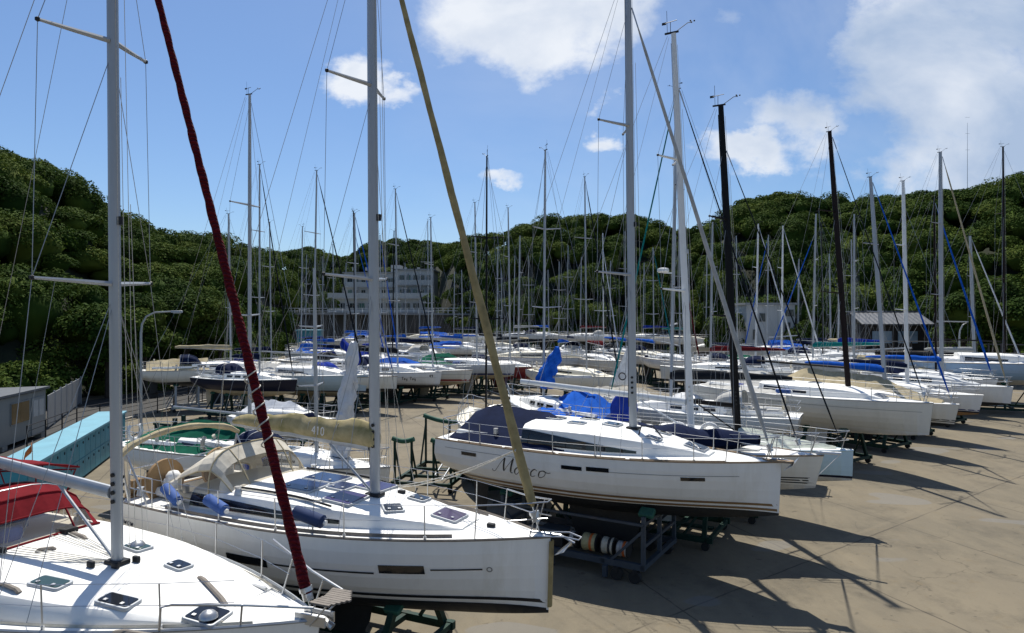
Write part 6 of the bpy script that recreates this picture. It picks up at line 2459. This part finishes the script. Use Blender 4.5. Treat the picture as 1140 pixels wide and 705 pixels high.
FAR = [
    # label, heading, L, (mast px, D), top y, deck, options
    ('yacht with slim mast at the far left, above the navy hull', HG, 9.0, (302, 58), 247, 2.6, dict(cover=C_NAVY)),
    ('yacht with blue sail cover behind the pale blue hull', 158, 9.4, (335, 66), 252, 2.6, dict(cover=C_BLUE, luff=None)),
    ('yacht with two blue covers left of the thick silver mast', HG, 9.6, (372, 78), 272, 2.6, dict(cover=C_BLUE, tentc=C_BLUE, lod=2)),
    ('small masted white sloop below the grassy bank', 160, 8.6, (340, 88), 283, 2.5, dict(lod=2)),
    ('white sloop with pale mast in front of the left end of the apartment block', HG, 8.8, (360, 94), 285, 2.5, dict(lod=2, cover=C_COBALT)),
    ('yacht with brown mast just left of the thick silver mast', HG, 9.6, (395.5, 60), 235, 2.6, dict(mastc=CARBONBROWN, luff=C_BLUE, luff_r=.05)),
    ('yacht with white mast and blue headsails right of the thick silver mast', -52, 10.0, (424, 63), 262, 2.7, dict(luff=C_BLUE, cover=C_COBALT)),
    ('yacht with thin black mast and long navy sail cover before the apartment block', 158, 10.2, (437, 71), 257, 2.9, dict(mastc=CARBON, cover=C_NAVY, boom_len=5.4)),
    ('white motor sailer with short mast below the retaining wall', HG, 9.6, (452, 99), 292, 2.6, dict(lod=2, cover=C_BLUE)),
    ('white yacht with mast ending above the right end of the apartment block', -60, 9.6, (477, 77), 246, 2.7, dict(tentc=C_BEIGE, lod=2)),
    ('white sloop with blue boom cover at the right end of the retaining wall', 165, 9.0, (505, 103), 302, 2.6, dict(lod=2, cover=C_BLUE)),
    ('white sloop with short mast at the dark edge of the middle wood', -20, 9.0, (515, 92), 300, 2.6, dict(lod=2, cover=C_BLUE, tentc=C_BLUE)),
    ('white sloop with slender mast behind the green covered yacht', 215, 9.4, (553, 82), 274, 2.7, dict(lod=2)),
    ('white sloop with low mast at the foot of the middle wood', HG, 8.6, (559, 104), 298, 2.5, dict(lod=2)),
    ('white yacht with open transom and charcoal sail cover in the middle of the yard', 172, 11.0, (577, 68), 262, 2.9, dict(cover=C_DGREY, tw=.8)),
    ('white yacht with double spreaders left of the tall pole mast in mid yard', -72, 9.4, (589, 80), 284, 2.7, dict(lod=2, hood=C_NAVY)),
    ('white yacht with blue boom cover behind the pointed blue sail bundle', 104, 9.6, (622, 74), 291, 2.7, dict(lod=2, cover=C_BLUE)),
    ('white yacht with navy bimini below the middle wood', 96, 9.6, (632, 86), 273, 2.8, dict(lod=2, hood=C_NAVY, cover=C_NAVY)),
    ('white yacht with tall thin mast reaching above the middle wood', -58, 10.4, (653, 50), 196, 2.6, dict(luff=C_DGREY)),
    ('bow-on white yacht with white mast and dark red sail cover', -72, 9.6, (672, 64), 259, 2.8, dict(mastc=ALUWHITE, cover=C_DRED, luff=C_WHITE)),
    ('white sloop beside the bow-on yacht, slim mast', 112, 8.8, (679, 84), 290, 2.7, dict(lod=2, cover=C_DRED)),
    ('white sloop hidden partly by the mast of Marco', -64, 9.2, (697, 78), 257, 2.7, dict(lod=2, cover=C_BLUE)),
    ('white yacht with teal furled headsail and blue boom cover', -66, 9.6, (728, 70), 275, 2.8, dict(cover=C_BLUE, luff=C_TEAL, luff_r=.08)),
    ('white yacht with red headsail left of the tall white mast', -74, 9.8, (757, 62), 266, 2.9, dict(luff=C_DRED, luff_r=.08)),
    ('small white boat with blue tarpaulin before the dark trees', -150, 7.6, (786, 88), 270, 3.0, dict(lod=2, tentc=C_BLUE)),
    ('white yacht with long dark red sail cover near the concrete building', 152, 10.4, (791, 52), 247, 2.9, dict(cover=C_DRED, boom_len=5.2)),
    ('white yacht with small radar dome on its mast beside the black mast', -68, 9.8, (821, 64), 262, 2.7, dict(cover=C_NAVY)),
    ('white yacht with raked white mast and white furled headsail', -32, 10.0, (841, 58), 249, 2.7, dict(mastc=ALUWHITE, luff=C_WHITE, rake=-.02, luff_r=.07)),
    ('yacht with bright blue tarpaulin and blue headsail in front of the concrete building', -160, 8.6, (854, 72), 261, 3.4, dict(tentc=C_BLUE, luff=C_BLUE)),
    ('white yacht with raked white mast and partly green cover, right of the concrete building', -34, 10.0, (870, 60), 251, 2.7, dict(mastc=ALUWHITE, luff=C_WHITE, rake=-.01, luff_r=.07, tentc=C_GREEN, tentp=[(-4.6, .3), (-3.4, .7), (-1.5, .7), (-.6, .3)])),
    ('small white sloop with thin mast right of the concrete building', 150, 8.4, (888, 82), 288, 3.0, dict(lod=2)),
    ('white yacht with long teal sail cover and twin blue headsails', 156, 10.4, (905, 56), 238, 3.0, dict(cover=C_TEAL, luff=C_BLUE, boom_len=5.0, rake=.02)),
    ('white yacht with thin black mast against the right hill', -70, 9.6, (916, 64), 250, 2.8, dict(mastc=CARBON, hood=C_NAVY)),
    ('white yacht with stubby mast left of the tall black one', -36, 9.2, (925, 74), 282, 2.9, dict(cover=C_NAVY, lod=2)),
    ('white yacht with blue sail cover left of the timber house', 160, 9.8, (933, 60), 263, 3.2, dict(cover=C_COBALT)),
    ('white yacht with tan boxy cover and paired mast by the timber house', 158, 10.0, (951, 52), 238, 3.0, dict(tentc=C_TAN, rake=.0)),
    ('white sloop in the last row below the left end of the terrace railing', 168, 8.8, (384, 112), 292, 2.9, dict(lod=2, cover=C_BLUE)),
    ('white yacht in the last row with blue tarpaulin below the apartment block', -30, 9.0, (412, 116), 297, 3.2, dict(lod=2, tentc=C_BLUE)),
    ('white yacht in the last row with blue boom cover at the wall corner', 172, 9.4, (467, 114), 300, 3.4, dict(lod=2, cover=C_BLUE, tentc=C_BLUE)),
    ('white sloop in the last row with navy cover where the middle wood begins', -20, 9.0, (531, 108), 290, 3.6, dict(lod=2, cover=C_NAVY)),
    ('white yacht in the last row with grey cover under the middle wood', 160, 9.2, (572, 110), 284, 3.8, dict(lod=2, cover=C_GREY)),
    ('white sloop in the last row, short mast close beside the silver pole mast', -24, 8.8, (611, 112), 300, 3.8, dict(lod=2, cover=C_BLUE)),
    ('white yacht in the last row with red boom cover under the middle wood', 165, 9.4, (646, 108), 286, 3.8, dict(lod=2, cover=C_DRED)),
    ('white yacht in the last row with cobalt boom cover near the round pale tree', 170, 9.4, (716, 104), 292, 3.8, dict(lod=2, cover=C_COBALT)),
    ('white sloop in the last row with teal cover near the round pale tree', -28, 9.0, (768, 100), 280, 3.6, dict(lod=2, cover=C_TEAL)),
    ('white sloop with short mast before the timber house', -80, 9.2, (949, 66), 266, 2.9, dict(lod=2)),
]
KEEP = []
for (lab, hd, L, mp_, ty, dk_, op) in FAR:
    op = dict(op)
    op.pop('tw', None)
    boat(lab, hd, L, mp_, T(ty, mp_[1]), deck=dk_, wheels=False, **op)

# extra hulls without a mast of their own standing in the gaps of the rows
for (lab, px, D, hd, L, hc, tc_) in (('low white dayboat with silver crumpled cover below the navy hull', 318, 33, HG, 6.0, WHITE, C_SILVER), ('cream dinghy with white cover in the alley behind the white boom', 700, 40, -10, 6.0, OFFWHITE, C_BEIGE),
                                     ('white motor boat with clear plastic cover beside the charcoal sail cover', 800, 36, -30, 7.2, WHITE, C_SILVER),
                                     ('grey tarpaulin covered boat left of the mast of Marco', 668, 33, -28, 7.4, WHITE, C_DGREY), ('white motor boat with beige cover farthest right by the boardwalk', 1030, 62, -40, 8.0, WHITE, C_BEIGE)):
    h = Hull(L=L, B=L * .34, deck=2.0 if D < 50 else 2.8, fb=.9, fs=.8, dk=.35)
    r_ = boat_root(lab, hd, mast=(px, D), hull=h)
    r_.name = 'motor_boat'
    r_['category'] = 'motor boat'
    hull_part(r_, h, hc, hc, AF_WHITE, 16)
    deck_part(r_, h, DECK, cockpit=(.06, .4), fine=False)
    c = Cabin(h, -L * .1, L * .32, L * .11, .4)
    c.mesh(9).build('cabin', DECK, r_, angle=30)
    tent(r_, h, [(-L * .45, .2), (-L * .3, .75), (L * .05, .8), (L * .2, .45)], tc_, wfrac=.97, wob=.1, seed=px)
    if px == 668:
        m_ = MB()
        q = [Matrix.Rotation(-r_.rotation_euler.z, 3, 'Z') @ (Vector((WX(x, 33.5), 33.5, WZ(y, 33.5))) - r_.location) for (x, y) in ((678, 428), (708, 430), (704, 376))]
        rows = []
        for i in range(9):
            k = i / 8
            rows.append([lerp(lerp(q[0], q[2], k), lerp(q[1], q[2], k), j / 6) + Vector((.05 * math.sin(j + k * 5), .10 * math.sin(math.pi * j / 6) * (1 - k), 0)) for j in range(7)])
        m_.grid(rows)
        sl = m_.build('hanging_sail', C_WHITE, r_, solid=.012)
        m_ = MB()
        cc = lerp(lerp(q[0], q[1], .45), q[2], .2) + Vector((.0, -.16, 0))
        ux = (q[1] - q[0]).normalized()
        rr_ = [[cc + ux * (s_ * math.cos(2 * math.pi * k / 14)) + Vector((0, 0, s_ * math.sin(2 * math.pi * k / 14))) for s_ in (.20, .14)] for k in range(15)]
        m_.grid(rr_)
        m_.build('sail_mark', BLACKPAINT, sl, solid=.01)
    rails(r_, h, -L * .1, L * .3, 3, fine=False, pushpit=False)
    cradle('low dark stand under a covered motor boat', r_.location, r_.rotation_euler.z, h, group='stands under the motor boats', xs=(-2.0, 2.2))

# ------------------------------------------------------------------ empty green cradle and small things on the ground
ec = thing('empty_cradle', 'empty dark green cradle with three curved saddle pads standing on the open concrete', 'cradle', on_plane(474, 545, 0) + Vector((.25, 1.5, 0)), R(-22 + 90 + 10))
b = MB()
for s_ in (1, -1):
    b.bar((-2.0, s_ * 1.15, .32), (2.0, s_ * 1.15, .32), .12, .14)
for x in (-1.95, -.7, .6, 1.95):
    b.bar((x, -1.2, .33), (x, 1.2, .33), .11, .11)
b.build('base_frame', IRON_GREEN, ec, smooth=False)


def saddle(x, y0, y1, z, dip, legs):
    p = MB()
    for (y, xx) in legs:
        p.bar((x, y, .32), (x, y, z - .06), .08)
        p.bar((x + xx, y, .36), (x, y, z - .25), .06)
    o = p.build('saddle_post', IRON_GREEN, ec, smooth=False)
    q = MB()
    path = []
    for k in range(9):
        t = k / 8
        path.append((x, lerp(y0, y1, t), z - dip * math.sin(math.pi * t) + .06))
    q.tube(path, .095, 10)
    q.build('pad', PAD_GREEN, o)


saddle(1.85, -1.2, 1.2, 2.35, .25, ((-1.1, -.7), (0, -.5), (1.1, -.7)))
saddle(-1.7, .35, 1.25, 1.95, .10, ((.45, .6), (1.15, .6)))
saddle(-1.7, -1.25, -.35, 1.95, .10, ((-.45, .6), (-1.15, .6)))
for x in (-1.8, 1.8):
    for s_ in (1, -1):
        b = MB()
        b.tube([(x, s_ * 1.15 - .06, .13), (x, s_ * 1.15 + .06, .13)], .128, 14)
        b.box((x, s_ * 1.15, .22), (.08, .16, .1))
        b.build('wheel', RUBBER, ec)
aa = Matrix.Rotation(ec.rotation_euler.z, 3, 'Z')
ladder('pale aluminium ladder resting inside the empty green cradle', ec.location + aa @ Vector((-1.6, -.55, .42)), ec.location + aa @ Vector((1.5, -.35, .9)), .4, ALU, 10)
# orphan posts of a dismantled green frame beside the road
pf_ = thing('steel_frame', 'dark green steel frame of posts standing by the road kerb', 'steel frame', (WX(205, 33), 33, 0), R(-22))
b = MB()
for x in (-1.8, -.6, .6, 1.8):
    b.bar((x, 0, 0), (x, 0, 2.0 - .25 * abs(x)), .16)
    b.bar((x, 1.6, 0), (x, 1.6, 1.7), .16)
    b.bar((x, 0, 1.3), (x, 1.6, 1.3), .12)
b.bar((-2.2, 0, .3), (2.2, 0, .3), .14)
b.bar((-2.2, 1.6, .3), (2.2, 1.6, .3), .14)
b.bar((-2.0, 0, 1.5), (2.0, 0, 1.5), .1)
b.build('frame', IRON_GREEN, pf_, smooth=False)
fl = thing('orange_pennant', 'small orange and white pennant on a staff above the turquoise lockers', 'pennant', tuple(on_plane(36, 530, 1.86)))
b = MB()
b.tube([(0, 0, 0), (0, 0, 1.1)], .012, 6)
b.build('staff', STEEL, fl)
b = MB()
rows = [[Vector((-.02 - .28 * k / 5, .05 * math.sin(k * 1.6), 1.05 - .10 * k - (0.28 if s_ else 0) * (1 - k / 8))) for s_ in (0, 1)] for k in range(6)]
b.grid(rows)
b.build('cloth', mat('orange_cloth', (.62, .20, .05), rough=.8), fl, solid=.006)

# a little air between the near boats and the hills
